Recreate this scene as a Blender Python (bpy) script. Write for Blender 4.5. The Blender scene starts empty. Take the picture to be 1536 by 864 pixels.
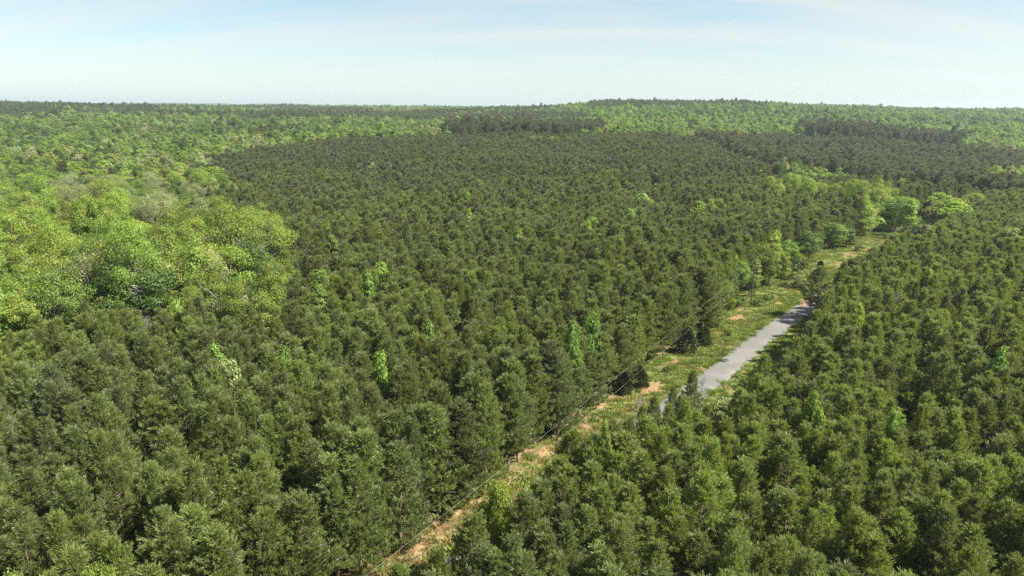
import bpy, math, random
import numpy as np
from mathutils import Matrix, Vector, Euler

# ------------------------------------------------------------------ scene, camera, light
sc = bpy.context.scene
COL = sc.collection
rng = np.random.default_rng(11)
random.seed(5)
H = 45.0
FPX = 1038.0                      # focal length in pixels of a 1536 px wide frame
PITCH = math.radians(14.58)
ROLL = math.radians(0.3)

cam = bpy.data.cameras.new('camera')
cam.sensor_width = 36.0
cam.lens = 36.0 * FPX / 1536.0
cam.clip_start = 0.5
cam.clip_end = 30000.0
camo = bpy.data.objects.new('camera', cam)
COL.objects.link(camo)
camo.matrix_world = (Matrix.Translation((0, 0, H)) @ Matrix.Rotation(math.pi / 2 - PITCH, 4, 'X')
                     @ Matrix.Rotation(ROLL, 4, 'Z'))
sc.camera = camo

SUN_EL = math.radians(50)
SUN_AZ = math.radians(106)         # clockwise from the viewing direction (+Y)
world = bpy.data.worlds.new('World')
sc.world = world
world.use_nodes = True
nt = world.node_tree
nt.nodes.clear()
N = nt.nodes.new
out = N('ShaderNodeOutputWorld')
bg = N('ShaderNodeBackground')
sky = N('ShaderNodeTexSky')
sky.sky_type = 'NISHITA'
sky.sun_disc = False
sky.sun_elevation = SUN_EL
sky.sun_rotation = SUN_AZ
sky.altitude = 150
sky.air_density = 1.0
sky.dust_density = 0.6
sky.ozone_density = 1.0
tc = N('ShaderNodeTexCoord')
sep = N('ShaderNodeSeparateXYZ')
nt.links.new(tc.outputs['Generated'], sep.inputs[0])
zc = N('ShaderNodeMath'); zc.operation = 'MAXIMUM'; zc.inputs[1].default_value = 0.0
nt.links.new(sep.outputs['Z'], zc.inputs[0])
za = N('ShaderNodeMath'); za.operation = 'ADD'; za.inputs[1].default_value = 0.22
nt.links.new(zc.outputs[0], za.inputs[0])
dx = N('ShaderNodeMath'); dx.operation = 'DIVIDE'
dy = N('ShaderNodeMath'); dy.operation = 'DIVIDE'
nt.links.new(sep.outputs['X'], dx.inputs[0]); nt.links.new(za.outputs[0], dx.inputs[1])
nt.links.new(sep.outputs['Y'], dy.inputs[0]); nt.links.new(za.outputs[0], dy.inputs[1])
cmb = N('ShaderNodeCombineXYZ')
nt.links.new(dx.outputs[0], cmb.inputs[0]); nt.links.new(dy.outputs[0], cmb.inputs[1])
mp = N('ShaderNodeMapping')
mp.inputs['Rotation'].default_value = (0, 0, math.radians(-38))
mp.inputs['Scale'].default_value = (0.30, 1.5, 1.0)
nt.links.new(cmb.outputs[0], mp.inputs[0])
nz = N('ShaderNodeTexNoise')
nz.inputs['Scale'].default_value = 1.9
nz.inputs['Detail'].default_value = 7
nz.inputs['Roughness'].default_value = 0.55
nz.inputs['Distortion'].default_value = 0.7
nt.links.new(mp.outputs[0], nz.inputs['Vector'])
cr = N('ShaderNodeMapRange')
cr.inputs['From Min'].default_value = 0.36
cr.inputs['From Max'].default_value = 0.66
cr.inputs['To Min'].default_value = 0.20
cr.inputs['To Max'].default_value = 0.95
nt.links.new(nz.outputs['Fac'], cr.inputs['Value'])
# thin cirrus veil: pulls the clear sky towards a pale, nearly neutral cloud that is as bright as the sky round it
bw = N('ShaderNodeRGBToBW')
nt.links.new(sky.outputs[0], bw.inputs[0])
cl = N('ShaderNodeVectorMath'); cl.operation = 'SCALE'
cl.inputs[0].default_value = (0.945, 1.03, 1.04)
lift = N('ShaderNodeMath'); lift.operation = 'MULTIPLY_ADD'
lift.inputs[1].default_value = 0.42; lift.inputs[2].default_value = 2.55
nt.links.new(bw.outputs[0], lift.inputs[0])
nt.links.new(lift.outputs[0], cl.inputs['Scale'])
mx = N('ShaderNodeMix'); mx.data_type = 'RGBA'
# the veil thickens towards the horizon
hz_ = N('ShaderNodeMapRange')
hz_.inputs['From Min'].default_value = 0.0; hz_.inputs['From Max'].default_value = 0.13
hz_.inputs['To Min'].default_value = 0.85; hz_.inputs['To Max'].default_value = 0.0
nt.links.new(zc.outputs[0], hz_.inputs['Value'])
fm = N('ShaderNodeMath'); fm.operation = 'MAXIMUM'
nt.links.new(cr.outputs[0], fm.inputs[0]); nt.links.new(hz_.outputs[0], fm.inputs[1])
nt.links.new(fm.outputs[0], mx.inputs['Factor'])
clr = N('ShaderNodeVectorMath'); clr.operation = 'MULTIPLY'
clr.inputs[1].default_value = (0.76, 0.845, 0.845)
nt.links.new(sky.outputs[0], clr.inputs[0])
nt.links.new(clr.outputs[0], mx.inputs[6])
nt.links.new(cl.outputs[0], mx.inputs[7])
nt.links.new(mx.outputs[2], bg.inputs['Color'])
bg.inputs['Strength'].default_value = 0.072
nt.links.new(bg.outputs[0], out.inputs['Surface'])

sun = bpy.data.lights.new('sun', 'SUN')
sun.energy = 5.0
sun.angle = math.radians(0.53)
sun.color = (1.0, 0.95, 0.86)
suno = bpy.data.objects.new('sun', sun)
COL.objects.link(suno)
sdir = Vector((math.sin(SUN_AZ) * math.cos(SUN_EL), math.cos(SUN_AZ) * math.cos(SUN_EL), math.sin(SUN_EL)))
suno.rotation_euler = (-sdir).to_track_quat('-Z', 'Y').to_euler()
suno.location = (100, 0, 200)

sc.view_settings.view_transform = 'Standard'
sc.view_settings.look = 'None'
sc.view_settings.gamma = 1.0
sc.view_settings.exposure = 1.35
sc.render.engine = 'CYCLES'
cy = sc.cycles
cy.max_bounces = 9
cy.diffuse_bounces = 6
cy.glossy_bounces = 1
cy.transmission_bounces = 6
cy.volume_bounces = 0
cy.transparent_max_bounces = 4
cy.use_denoising = False
cy.sample_clamp_indirect = 2.0
cy.sample_clamp_direct = 12.0

# ------------------------------------------------------------------ terrain
UC = np.array([-900, -300, 0, 200, 430, 600, 768, 950, 1100, 1250, 1400, 1536, 1850, 2500], float)
DC = np.array([0, 120, 200, 300, 400, 500, 600, 750, 900, 1100, 1350, 1700, 2300, 3500, 5500, 7000], float)
ZT = {
    -300: [0, -1, -3, -3, -1, 2, 5, 10, 14, 20, 30, 24, 20, 20, 34, 20],
    0:    [0, -1, -3, -2, 0, 3, 6, 11, 15, 22, 31, 24, 20, 20, 36, 20],
    200:  [0, -1, -3, -2, 0, 3, 6, 10, 14, 19, 27, 24, 20, 22, 48, 24],
    430:  [0, 0, 0, 2, 5, 7, 9, 11, 13, 17, 22, 24, 22, 22, 44, 24],
    600:  [0, 0, 0, 2, 6, 10, 13, 10, 11, 15, 19, 22, 24, 24, 36, 24],
    768:  [0, 0, 0, 2, 6, 10, 13, 13, 15, 19, 23, 24, 24, 24, 34, 24],
    950:  [0, 0, 0, 2, 6, 10, 13, 16, 21, 30, 39, 36, 28, 24, 32, 20],
    1100: [0, 0, 0, 1, 3, 5, 8, 14, 20, 29, 38, 36, 28, 24, 32, 20],
    1250: [0, 0, 0, -1, -4, -1, 4, 12, 19, 26, 30, 30, 26, 24, 32, 20],
    1400: [0, 0, 0, -2, -6, -6, -1, 3, 11, 22, 28, 29, 26, 24, 34, 20],
    1536: [0, 0, 0, -2, -6, -7, -3, 2, 10, 20, 26, 28, 26, 24, 34, 20],
}
rows = []
for u in UC:
    k = min(ZT, key=lambda q: abs(q - u))
    rows.append(ZT[k])
ZTAB = np.array(rows, float)


def column(x, y):
    """horizontal bearing of a point, expressed as photo columns"""
    yy = np.maximum(np.abs(y), 1.0)
    u = 768 + FPX * x / (0.968 * yy + 8.0)
    return np.clip(u, UC[0], UC[-1])


def ground(x, y):
    x = np.asarray(x, float); y = np.asarray(y, float)
    d = np.clip(np.where(y > 0, y, 0), 0, DC[-1] - 1)
    u = column(x, y)
    i = np.clip(np.searchsorted(UC, u) - 1, 0, len(UC) - 2)
    j = np.clip(np.searchsorted(DC, d) - 1, 0, len(DC) - 2)
    a = (u - UC[i]) / (UC[i + 1] - UC[i]); b = (d - DC[j]) / (DC[j + 1] - DC[j])
    a = a * a * (3 - 2 * a); b = b * b * (3 - 2 * b)
    z = (ZTAB[i, j] * (1 - a) + ZTAB[i + 1, j] * a) * (1 - b) + (ZTAB[i, j + 1] * (1 - a) + ZTAB[i + 1, j + 1] * a) * b
    w = np.clip((d - 260) / 400.0, 0, 1)
    z = z + w * (1.6 * np.sin(x / 61.0 + 1.3) * np.sin(y / 83.0) + 0.9 * np.sin(x / 27.0 + y / 41.0) + 1.2 * np.sin(x / 190.0) * np.cos(y / 260.0))
    w2 = np.clip((d - 750) / 600.0, 0, 1)
    z = z + w2 * (4.0 * np.sin(x / 210.0 + 0.7) * np.sin(y / 170.0 + x / 600.0) + 2.5 * np.sin(x / 95.0 - y / 130.0))
    return z


CP, SP, CR, SR = math.cos(PITCH), math.sin(PITCH), math.cos(ROLL), math.sin(ROLL)


def project(x, y, z):
    """world -> photo pixels"""
    zz = z - H
    dep = y * CP - zz * SP
    up = y * SP + zz * CP
    dep = np.where(dep > 0.1, dep, 0.1)
    a, b = x / dep, up / dep
    return 768 + FPX * (a * CR + b * SR), 432 - FPX * (-a * SR + b * CR), dep


def locate(u, v, z=0.0):
    """where the line of sight through a photo pixel crosses the height z"""
    a, b = (u - 768) / FPX, (432 - v) / FPX
    xr, yr = a * CR - b * SR, a * SR + b * CR
    d = (xr, CP + yr * SP, -SP + yr * CP)
    t = (z - H) / d[2]
    return d[0] * t, d[1] * t


def inside(poly, x, y):
    p = np.asarray(poly, float)
    r = np.zeros(np.shape(x), bool)
    j = len(p) - 1
    for i in range(len(p)):
        xi, yi, xj, yj = p[i][0], p[i][1], p[j][0], p[j][1]
        c = ((yi > y) != (yj > y)) & (x < (xj - xi) * (y - yi) / (yj - yi + 1e-12) + xi)
        r ^= c
        j = i
    return r


# ------------------------------------------------------------------ materials
def new_mat(name):
    m = bpy.data.materials.new(name)
    m.use_nodes = True
    m.node_tree.nodes.clear()
    return m, m.node_tree.nodes, m.node_tree.links


def leaf_mat(name, stops, trans=0.35, gloss=0.06, vary=0.35, tscale=(1.15, 1.25, 0.6)):
    """foliage: colour from the tree's own tint number, lightly varied per tree and per leaf clump"""
    m, n, l = new_mat(name)
    o = n.new('ShaderNodeOutputMaterial')
    at = n.new('ShaderNodeAttribute'); at.attribute_type = 'INSTANCER'; at.attribute_name = 'tint'
    rp = n.new('ShaderNodeValToRGB')
    el = rp.color_ramp.elements
    while len(el) > 1:
        el.remove(el[-1])
    el[0].position = stops[0][0]; el[0].color = (*stops[0][1], 1)
    for p, c in stops[1:]:
        e = el.new(p); e.color = (*c, 1)
    l.new(at.outputs['Fac'], rp.inputs[0])
    g = n.new('ShaderNodeTexCoord')
    nz = n.new('ShaderNodeTexNoise'); nz.inputs['Scale'].default_value = 0.9; nz.inputs['Detail'].default_value = 3
    l.new(g.outputs['Object'], nz.inputs['Vector'])
    oi = n.new('ShaderNodeObjectInfo')
    ad = n.new('ShaderNodeMath'); ad.operation = 'ADD'
    l.new(nz.outputs['Fac'], ad.inputs[0]); l.new(oi.outputs['Random'], ad.inputs[1])
    mr = n.new('ShaderNodeMapRange')
    mr.inputs['From Min'].default_value = 0.3; mr.inputs['From Max'].default_value = 1.7
    mr.inputs['To Min'].default_value = 1 - vary; mr.inputs['To Max'].default_value = 1 + vary
    l.new(ad.outputs[0], mr.inputs['Value'])
    hs = n.new('ShaderNodeHueSaturation')
    l.new(rp.outputs[0], hs.inputs['Color']); l.new(mr.outputs[0], hs.inputs['Value'])
    hr = n.new('ShaderNodeMapRange')
    hr.inputs['To Min'].default_value = 0.488; hr.inputs['To Max'].default_value = 0.512
    l.new(oi.outputs['Random'], hr.inputs['Value']); l.new(hr.outputs[0], hs.inputs['Hue'])
    df = n.new('ShaderNodeBsdfDiffuse')
    l.new(hs.outputs[0], df.inputs['Color'])
    tr = n.new('ShaderNodeBsdfTranslucent')
    vm = n.new('ShaderNodeVectorMath'); vm.operation = 'MULTIPLY'; vm.inputs[1].default_value = tscale
    l.new(hs.outputs[0], vm.inputs[0]); l.new(vm.outputs[0], tr.inputs['Color'])
    m1 = n.new('ShaderNodeMixShader'); m1.inputs[0].default_value = trans
    l.new(df.outputs[0], m1.inputs[1]); l.new(tr.outputs[0], m1.inputs[2])
    gl = n.new('ShaderNodeBsdfGlossy'); gl.inputs['Roughness'].default_value = 0.5
    gl.inputs['Color'].default_value = (0.8, 0.85, 0.8, 1)
    m2 = n.new('ShaderNodeMixShader'); m2.inputs[0].default_value = gloss
    l.new(m1.outputs[0], m2.inputs[1]); l.new(gl.outputs[0], m2.inputs[2])
    l.new(m2.outputs[0], o.inputs['Surface'])
    return m


def noise_mat(name, stops, scale, detail=5, rough=0.9, scale2=None, stops2=None, f2=(0.45, 0.6), bump=0.0, bscale=20):
    m, n, l = new_mat(name)
    o = n.new('ShaderNodeOutputMaterial')
    p = n.new('ShaderNodeBsdfPrincipled'); p.inputs['Roughness'].default_value = rough
    p.inputs['Specular IOR Level'].default_value = 0.25
    g = n.new('ShaderNodeTexCoord')

    def ramp(sc_, st, off=0.0):
        mp = n.new('ShaderNodeMapping'); mp.inputs['Location'].default_value = (off, off, 0)
        l.new(g.outputs['Object'], mp.inputs[0])
        z = n.new('ShaderNodeTexNoise'); z.inputs['Scale'].default_value = sc_; z.inputs['Detail'].default_value = detail
        z.inputs['Roughness'].default_value = 0.65
        l.new(mp.outputs[0], z.inputs['Vector'])
        r = n.new('ShaderNodeValToRGB'); e = r.color_ramp.elements
        e[0].position = st[0][0]; e[0].color = (*st[0][1], 1)
        e[1].position = st[-1][0]; e[1].color = (*st[-1][1], 1)
        for q, c in st[1:-1]:
            k = e.new(q); k.color = (*c, 1)
        l.new(z.outputs['Fac'], r.inputs[0])
        return r, z
    r, z = ramp(scale, stops)
    c = r.outputs[0]
    if stops2:
        r2, _ = ramp(scale, stops2, 13.0)
        z2 = n.new('ShaderNodeTexNoise'); z2.inputs['Scale'].default_value = scale2; z2.inputs['Detail'].default_value = 6
        l.new(g.outputs['Object'], z2.inputs['Vector'])
        mr = n.new('ShaderNodeMapRange'); mr.inputs['From Min'].default_value = f2[0]; mr.inputs['From Max'].default_value = f2[1]
        l.new(z2.outputs['Fac'], mr.inputs['Value'])
        mx = n.new('ShaderNodeMix'); mx.data_type = 'RGBA'
        l.new(mr.outputs[0], mx.inputs['Factor']); l.new(c, mx.inputs[6]); l.new(r2.outputs[0], mx.inputs[7])
        c = mx.outputs[2]
    l.new(c, p.inputs['Base Color'])
    if bump:
        zb = n.new('ShaderNodeTexNoise'); zb.inputs['Scale'].default_value = bscale; zb.inputs['Detail'].default_value = 5
        l.new(g.outputs['Object'], zb.inputs['Vector'])
        b = n.new('ShaderNodeBump'); b.inputs['Strength'].default_value = bump; b.inputs['Distance'].default_value = 0.2
        l.new(zb.outputs['Fac'], b.inputs['Height']); l.new(b.outputs[0], p.inputs['Normal'])
    l.new(p.outputs[0], o.inputs['Surface'])
    return m


M_PINE = leaf_mat('pine_needles', [(0.0, (0.124, 0.134, 0.074)), (0.35, (0.150, 0.176, 0.070)),
                                   (0.7, (0.190, 0.228, 0.064)), (1.0, (0.214, 0.262, 0.060))],
                  trans=0.45, gloss=0.03, vary=0.25, tscale=(1.25, 1.3, 0.7))
M_BROAD = leaf_mat('broad_leaves', [(0.0, (0.060, 0.095, 0.024)), (0.2, (0.115, 0.168, 0.034)),
                                    (0.45, (0.158, 0.232, 0.042)), (0.62, (0.250, 0.325, 0.050)),
                                    (0.74, (0.215, 0.250, 0.095)), (0.86, (0.270, 0.310, 0.130)),
                                    (1.0, (0.300, 0.275, 0.140))], trans=0.40, gloss=0.02, vary=0.25)
M_CEDAR = leaf_mat('cedar_sprays', [(0.0, (0.055, 0.075, 0.028)), (1.0, (0.085, 0.120, 0.036))], trans=0.2, gloss=0.05)
M_GRASS = leaf_mat('grass_blades', [(0.0, (0.17, 0.225, 0.04)), (0.5, (0.25, 0.27, 0.08)), (1.0, (0.34, 0.24, 0.11))],
                   trans=0.35, gloss=0.03)
M_BARK = noise_mat('pine_bark', [(0.3, (0.12, 0.085, 0.062)), (0.7, (0.30, 0.225, 0.17))], 3.0, bump=0.4)
M_PALE = noise_mat('grey_bark', [(0.3, (0.15, 0.135, 0.115)), (0.7, (0.38, 0.36, 0.32))], 3.0, bump=0.4)
M_WOOD = noise_mat('weathered_wood', [(0.3, (0.06, 0.05, 0.042)), (0.7, (0.13, 0.11, 0.09))], 2.0)
M_LITTER = noise_mat('forest_floor', [(0.3, (0.060, 0.034, 0.020)), (0.5, (0.13, 0.075, 0.042)), (0.7, (0.20, 0.13, 0.075))],
                     0.9, scale2=0.05, stops2=[(0.3, (0.035, 0.055, 0.018)), (0.7, (0.085, 0.11, 0.035))], f2=(0.50, 0.62), bump=0.6)
M_VERGE = noise_mat('verge_soil_and_turf', [(0.30, (0.08, 0.11, 0.025)), (0.5, (0.14, 0.17, 0.045)), (0.72, (0.22, 0.18, 0.08))],
                    1.3, scale2=0.16, stops2=[(0.3, (0.16, 0.085, 0.04)), (0.55, (0.26, 0.155, 0.08)), (0.75, (0.30, 0.22, 0.12))],
                    f2=(0.50, 0.60), bump=0.8, bscale=4)
M_CLAY = noise_mat('orange_clay', [(0.3, (0.15, 0.075, 0.04)), (0.5, (0.25, 0.125, 0.068)), (0.7, (0.30, 0.19, 0.115))], 1.6, bump=0.8, bscale=5)
M_STRAW = noise_mat('dry_cut_brush', [(0.3, (0.15, 0.085, 0.04)), (0.5, (0.27, 0.175, 0.085)), (0.7, (0.35, 0.26, 0.14))], 2.2, bump=0.8, bscale=5)
M_ROAD = noise_mat('worn_asphalt', [(0.3, (0.125, 0.117, 0.108)), (0.7, (0.18, 0.169, 0.156))], 7.0, detail=8, rough=0.85,
                   scale2=0.22, stops2=[(0.3, (0.15, 0.141, 0.13)), (0.7, (0.205, 0.193, 0.178))], bump=0.15, bscale=40)
M_TAR = noise_mat('tar_seal', [(0.3, (0.05, 0.05, 0.052)), (0.7, (0.09, 0.09, 0.092))], 5.0)
M_WIRE = noise_mat('aluminium_wire', [(0.3, (0.42, 0.40, 0.36)), (0.7, (0.55, 0.53, 0.48))], 2.0, rough=0.5)
M_STEEL = noise_mat('galvanised_steel', [(0.3, (0.30, 0.30, 0.30)), (0.7, (0.45, 0.45, 0.45))], 4.0, rough=0.5)
M_CANOPY = noise_mat('distant_canopy', [(0.35, (0.035, 0.055, 0.022)), (0.5, (0.07, 0.11, 0.035)), (0.65, (0.11, 0.17, 0.05))], 0.02, detail=8)


# ------------------------------------------------------------------ mesh building
class Geo:
    """collects triangles and quads, then becomes one mesh"""
    def __init__(self):
        self.v, self.f, self.m, self.n = [], [], [], 0

    def add(self, verts, faces, mat=0):
        verts = np.asarray(verts, float).reshape(-1, 3)
        faces = np.asarray(faces, int)
        self.v.append(verts)
        self.f.append(faces + self.n)
        self.m.append(np.full(len(faces), mat, int))
        self.n += len(verts)

    def tube(self, pts, rad, sides=5, mat=0):
        pts = np.asarray(pts, float)
        k = len(pts)
        tg = np.gradient(pts, axis=0)
        tg /= np.linalg.norm(tg, axis=1)[:, None] + 1e-9
        ref = np.where(np.abs(tg[:, 2:3]) > 0.9, np.array([[1.0, 0, 0]]), np.array([[0, 0, 1.0]]))
        a = np.cross(tg, ref); a /= np.linalg.norm(a, axis=1)[:, None] + 1e-9
        b = np.cross(tg, a)
        th = np.arange(sides) * 2 * math.pi / sides
        r = np.asarray(rad, float)[:, None, None]
        vv = pts[:, None, :] + r * (np.cos(th)[None, :, None] * a[:, None, :] + np.sin(th)[None, :, None] * b[:, None, :])
        fs = []
        for i in range(k - 1):
            for s in range(sides):
                t = (s + 1) % sides
                fs.append((i * sides + s, i * sides + t, (i + 1) * sides + t, (i + 1) * sides + s))
        self.add(vv.reshape(-1, 3), fs, mat)

    def mesh(self, name, mats, smooth=False):
        me = bpy.data.meshes.new(name)
        V = np.concatenate(self.v)
        me.vertices.add(len(V))
        me.vertices.foreach_set('co', V.astype(np.float32).ravel())
        loops = np.concatenate([f.ravel() for f in self.f])
        sizes = np.concatenate([np.full(len(f), f.shape[1], int) for f in self.f])
        me.loops.add(len(loops)); me.loops.foreach_set('vertex_index', loops.astype(np.int32))
        me.polygons.add(len(sizes))
        st = np.concatenate([[0], np.cumsum(sizes)[:-1]])
        me.polygons.foreach_set('loop_start', st.astype(np.int32))
        me.polygons.foreach_set('material_index', np.concatenate(self.m).astype(np.int32))
        if smooth:
            me.polygons.foreach_set('use_smooth', np.ones(len(sizes), bool))
        for mt in mats:
            me.materials.append(mt)
        me.update(calc_edges=True)
        return me


def joined(a, b):
    g = Geo()
    for s, off in ((a, 0), (b, 1)):
        base = g.n
        for v in s.v:
            g.v.append(v)
        for f in s.f:
            g.f.append(f + base)
        for m in s.m:
            g.m.append(m * 0 + (m if off else 0))
        g.n = base + s.n
    return g


def unit(a):
    return a / (np.linalg.norm(a, axis=-1, keepdims=True) + 1e-9)


def needle_tufts(g, c, d, length, width, k, spread, r):
    """k narrow blades fanning out of every tuft centre c along its direction d"""
    n = len(c)
    dd = unit(d[:, None, :] + spread * r.normal(size=(n, k, 3)))
    L = length * (0.7 + 0.6 * r.random((n, k, 1)))
    side = unit(np.cross(dd, r.normal(size=(n, k, 3)))) * width * 0.5
    p0 = c[:, None, :] + 0.05 * r.normal(size=(n, k, 3))
    mid = p0 + dd * L * 0.55
    v = np.stack([p0, mid + side, p0 + dd * L, mid - side], axis=2).reshape(-1, 3)
    f = np.arange(len(v)).reshape(-1, 4)
    g.add(v, f, 0)


def pine(seed, h, rad, base, nb, per, L, W, k, bare=False, flat=0.75):
    """a pine: trunk mesh and crown mesh (limbs with needle tufts that turn upward)"""
    r = np.random.default_rng(seed)
    tr, cr_ = Geo(), Geo()
    zz = np.linspace(0, h * 0.985, 8)
    lean = np.cumsum(r.normal(size=(8, 2)) * 0.09, axis=0); lean[0] = 0
    axis = np.column_stack([lean, zz])
    br = 0.011 * h + 0.02
    tr.tube(axis, br * (1 - 0.93 * (zz / h)) + 0.015, 7, 0)
    cs, ds = [], []
    for i in range(nb):
        t = (i + r.random()) / nb
        z = h * (base + (0.985 - base) * t)
        prof = (1 - t) ** flat * (0.70 + 0.30 * min(1, t / 0.22)) if t > 0.02 else 0.55
        ln = rad * prof * r.uniform(0.50, 1.28) + 0.12
        az = i * 2.399 + r.normal() * 0.5
        o = np.array([np.interp(z, zz, axis[:, 0]), np.interp(z, zz, axis[:, 1]), z])
        rise = 0.15 + 0.75 * t
        s = np.linspace(0, 1, 5)
        px = np.column_stack([np.cos(az) * ln * s, np.sin(az) * ln * s, ln * (rise * s * 0.55 + 0.28 * s ** 2.2)])
        px += r.normal(size=px.shape) * 0.04 * s[:, None] * ln
        pts = o + px
        cr_.tube(pts[[0, 2, 4]], np.array([0.045, 0.028, 0.012]) * (0.6 + 0.6 * ln / rad), 3, 1)
        m = max(2, int(per * (0.30 + 0.95 * ln / rad)))
        q = np.clip(0.22 + 0.82 * np.sort(r.random(m)) ** 0.75, 0, 1)
        P = np.stack([np.interp(q, s, pts[:, j]) for j in range(3)], axis=1)
        sgn = np.where(np.arange(m) % 2, 1.0, -1.0)
        lat = np.column_stack([-np.sin(az) * np.ones(m), np.cos(az) * np.ones(m), np.zeros(m)])
        out_ = np.array([np.cos(az), np.sin(az), 0.0])
        P = P + lat * (sgn * (0.10 + 0.42 * ln * (1.12 - q)) * r.uniform(0.4, 1.1, m))[:, None] + 0.06 * r.normal(size=P.shape)
        D = unit(out_ * 0.45 + lat * (0.35 * sgn)[:, None] + np.array([0, 0, 0.95]) + 0.28 * r.normal(size=(m, 3)))
        sl = 1.75 * L * r.uniform(0.6, 1.25, (m, 1))
        for st in (0.0, 0.36, 0.72):                  # needles stand round each upturned shoot
            cs.append(P + D * sl * st); ds.append(D)
    # leader shoot
    top = axis[-1] + np.column_stack([np.zeros((6, 2)), np.linspace(-0.7, 0.15, 6)])
    cs.append(top + 0.04 * r.normal(size=top.shape)); ds.append(np.tile([0, 0, 1.0], (6, 1)))
    needle_tufts(cr_, np.concatenate(cs), np.concatenate(ds), L, W, k, 0.38, r)
    return tr, cr_


def limbs(g, r, start, targets, rad, mat, kink=0.12):
    for t in targets:
        d = t - start
        ln = np.linalg.norm(d)
        s = np.linspace(0, 1, 4)
        p = start + d * s[:, None]
        p[:, 2] += -0.10 * ln * np.sin(s * math.pi)
        p[1:3] += r.normal(size=(2, 3)) * kink * ln * 0.5
        g.tube(p, rad * (1 - 0.85 * s), 4, mat)


def broadleaf(seed, h, rx, low, ncl, per, leaf, crad, dens=1.0, pale=False, cone=0.0):
    """trunk with limbs; crown of leaf clusters hung on an uneven, lumpy envelope"""
    r = np.random.default_rng(seed)
    tr, cr_ = Geo(), Geo()
    fork = h * (low + 0.16)
    zt = np.array([0, h * 0.1, h * 0.3, fork, h * 0.72])
    zt = np.sort(zt)
    ax = np.column_stack([np.cumsum(r.normal(size=5) * 0.10), np.cumsum(r.normal(size=5) * 0.10), zt]); ax[0, :2] = 0
    tr.tube(ax, 0.017 * h * (1 - 0.75 * zt / (h * 0.72)) + 0.03, 8, 0)
    zc = h * (low + 1) / 2
    rz = h * (1 - low) / 2
    nl = 9                                            # big lobes of the crown
    lobe = unit(r.normal(size=(nl, 3)) * [1, 1, 0.8] + [0, 0, 0.25])
    u = unit(r.normal(size=(ncl * 3, 3)) + [0, 0, 0.30])
    dotp = (u @ lobe.T).max(axis=1)
    keep = np.argsort(-(dotp + 0.35 * r.random(len(u))))[:ncl]
    u = u[keep]; dotp = dotp[keep]
    rad = 0.50 + 0.47 * np.clip((dotp - 0.55) / 0.45, 0, 1) + 0.10 * r.normal(size=ncl)
    rad *= np.where(r.random(ncl) < 0.22, 0.6, 1.0)
    C = u * rad[:, None] * [rx, rx, rz]
    if cone:
        C[:, :2] *= (1 - cone * np.clip((C[:, 2:3] + rz) / (2 * rz), 0, 1))
    C = C + [0, 0, zc]
    C[:, 2] = np.maximum(C[:, 2], h * low * 0.8)
    cr0 = crad * r.uniform(0.65, 1.25, ncl)
    sel = r.permutation(ncl)[:max(6, int(ncl * 0.35))]
    for j in sel:
        z0 = np.clip(C[j, 2] - 0.45 * np.linalg.norm(C[j, :2]) - 1.0, h * low * 0.7, h * 0.70)
        st = np.array([np.interp(z0, zt, ax[:, 0]), np.interp(z0, zt, ax[:, 1]), z0])
        limbs(cr_, r, st, [C[j]], 0.006 * h + 0.02, 1)
        for _ in range(3):                           # twigs
            limbs(cr_, r, st + (C[j] - st) * r.uniform(0.5, 0.9), [C[j] + r.normal(size=3) * cr0[j] * 0.8], 0.03, 1)
    m = int(per * dens)
    U = unit(r.normal(size=(ncl, m, 3)))
    R = (0.45 + 0.6 * r.random((ncl, m, 1)) ** 0.6)
    P = C[:, None, :] + U * R * cr0[:, None, None] * [1.15, 1.15, 0.72]
    n_ = unit(U + 0.4 * u[:, None, :] + [0, 0, 0.4] + 0.5 * r.normal(size=U.shape)).reshape(-1, 3)
    P = P.reshape(-1, 3)
    t1 = unit(np.cross(n_, r.normal(size=n_.shape)))
    t2 = np.cross(n_, t1)
    s = leaf * (0.6 + 0.8 * r.random((len(P), 1)))
    a, b = t1 * s * 0.62, t2 * s * 0.38
    v = np.stack([P - a, P + b + n_ * s * 0.1, P + a, P - b + n_ * s * 0.1], axis=1).reshape(-1, 3)
    cr_.add(v, np.arange(len(v)).reshape(-1, 4), 0)
    return tr, cr_


def cedar(seed, h, rx):
    r = np.random.default_rng(seed)
    tr, cr_ = Geo(), Geo()
    tr.tube([[0, 0, 0], [0.03, 0, h * 0.4], [0, 0.03, h * 0.9]], [0.12, 0.08, 0.02], 6, 0)
    n = 900
    t = r.random(n) ** 0.8
    az = r.random(n) * 6.283
    lump = 1 + 0.22 * np.sin(az * 3 + t * 9 + seed) + 0.12 * r.normal(size=n)
    rr = rx * (1 - t) ** 0.6 * np.clip(t / 0.10 + 0.35, 0, 1) * lump * (0.55 + 0.45 * r.random(n) ** 0.4)
    C = np.column_stack([np.cos(az) * rr, np.sin(az) * rr, h * (0.04 + 0.95 * t)])
    D = unit(np.column_stack([np.cos(az) * 0.6, np.sin(az) * 0.6, np.full(n, 0.8)]))
    needle_tufts(cr_, C, D, 0.38, 0.13, 7, 0.45, r)
    for _ in range(30):
        i = r.integers(n)
        cr_.tube([[0, 0, C[i, 2] * 0.85], C[i]], [0.03, 0.008], 3, 1)
    return tr, cr_


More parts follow.
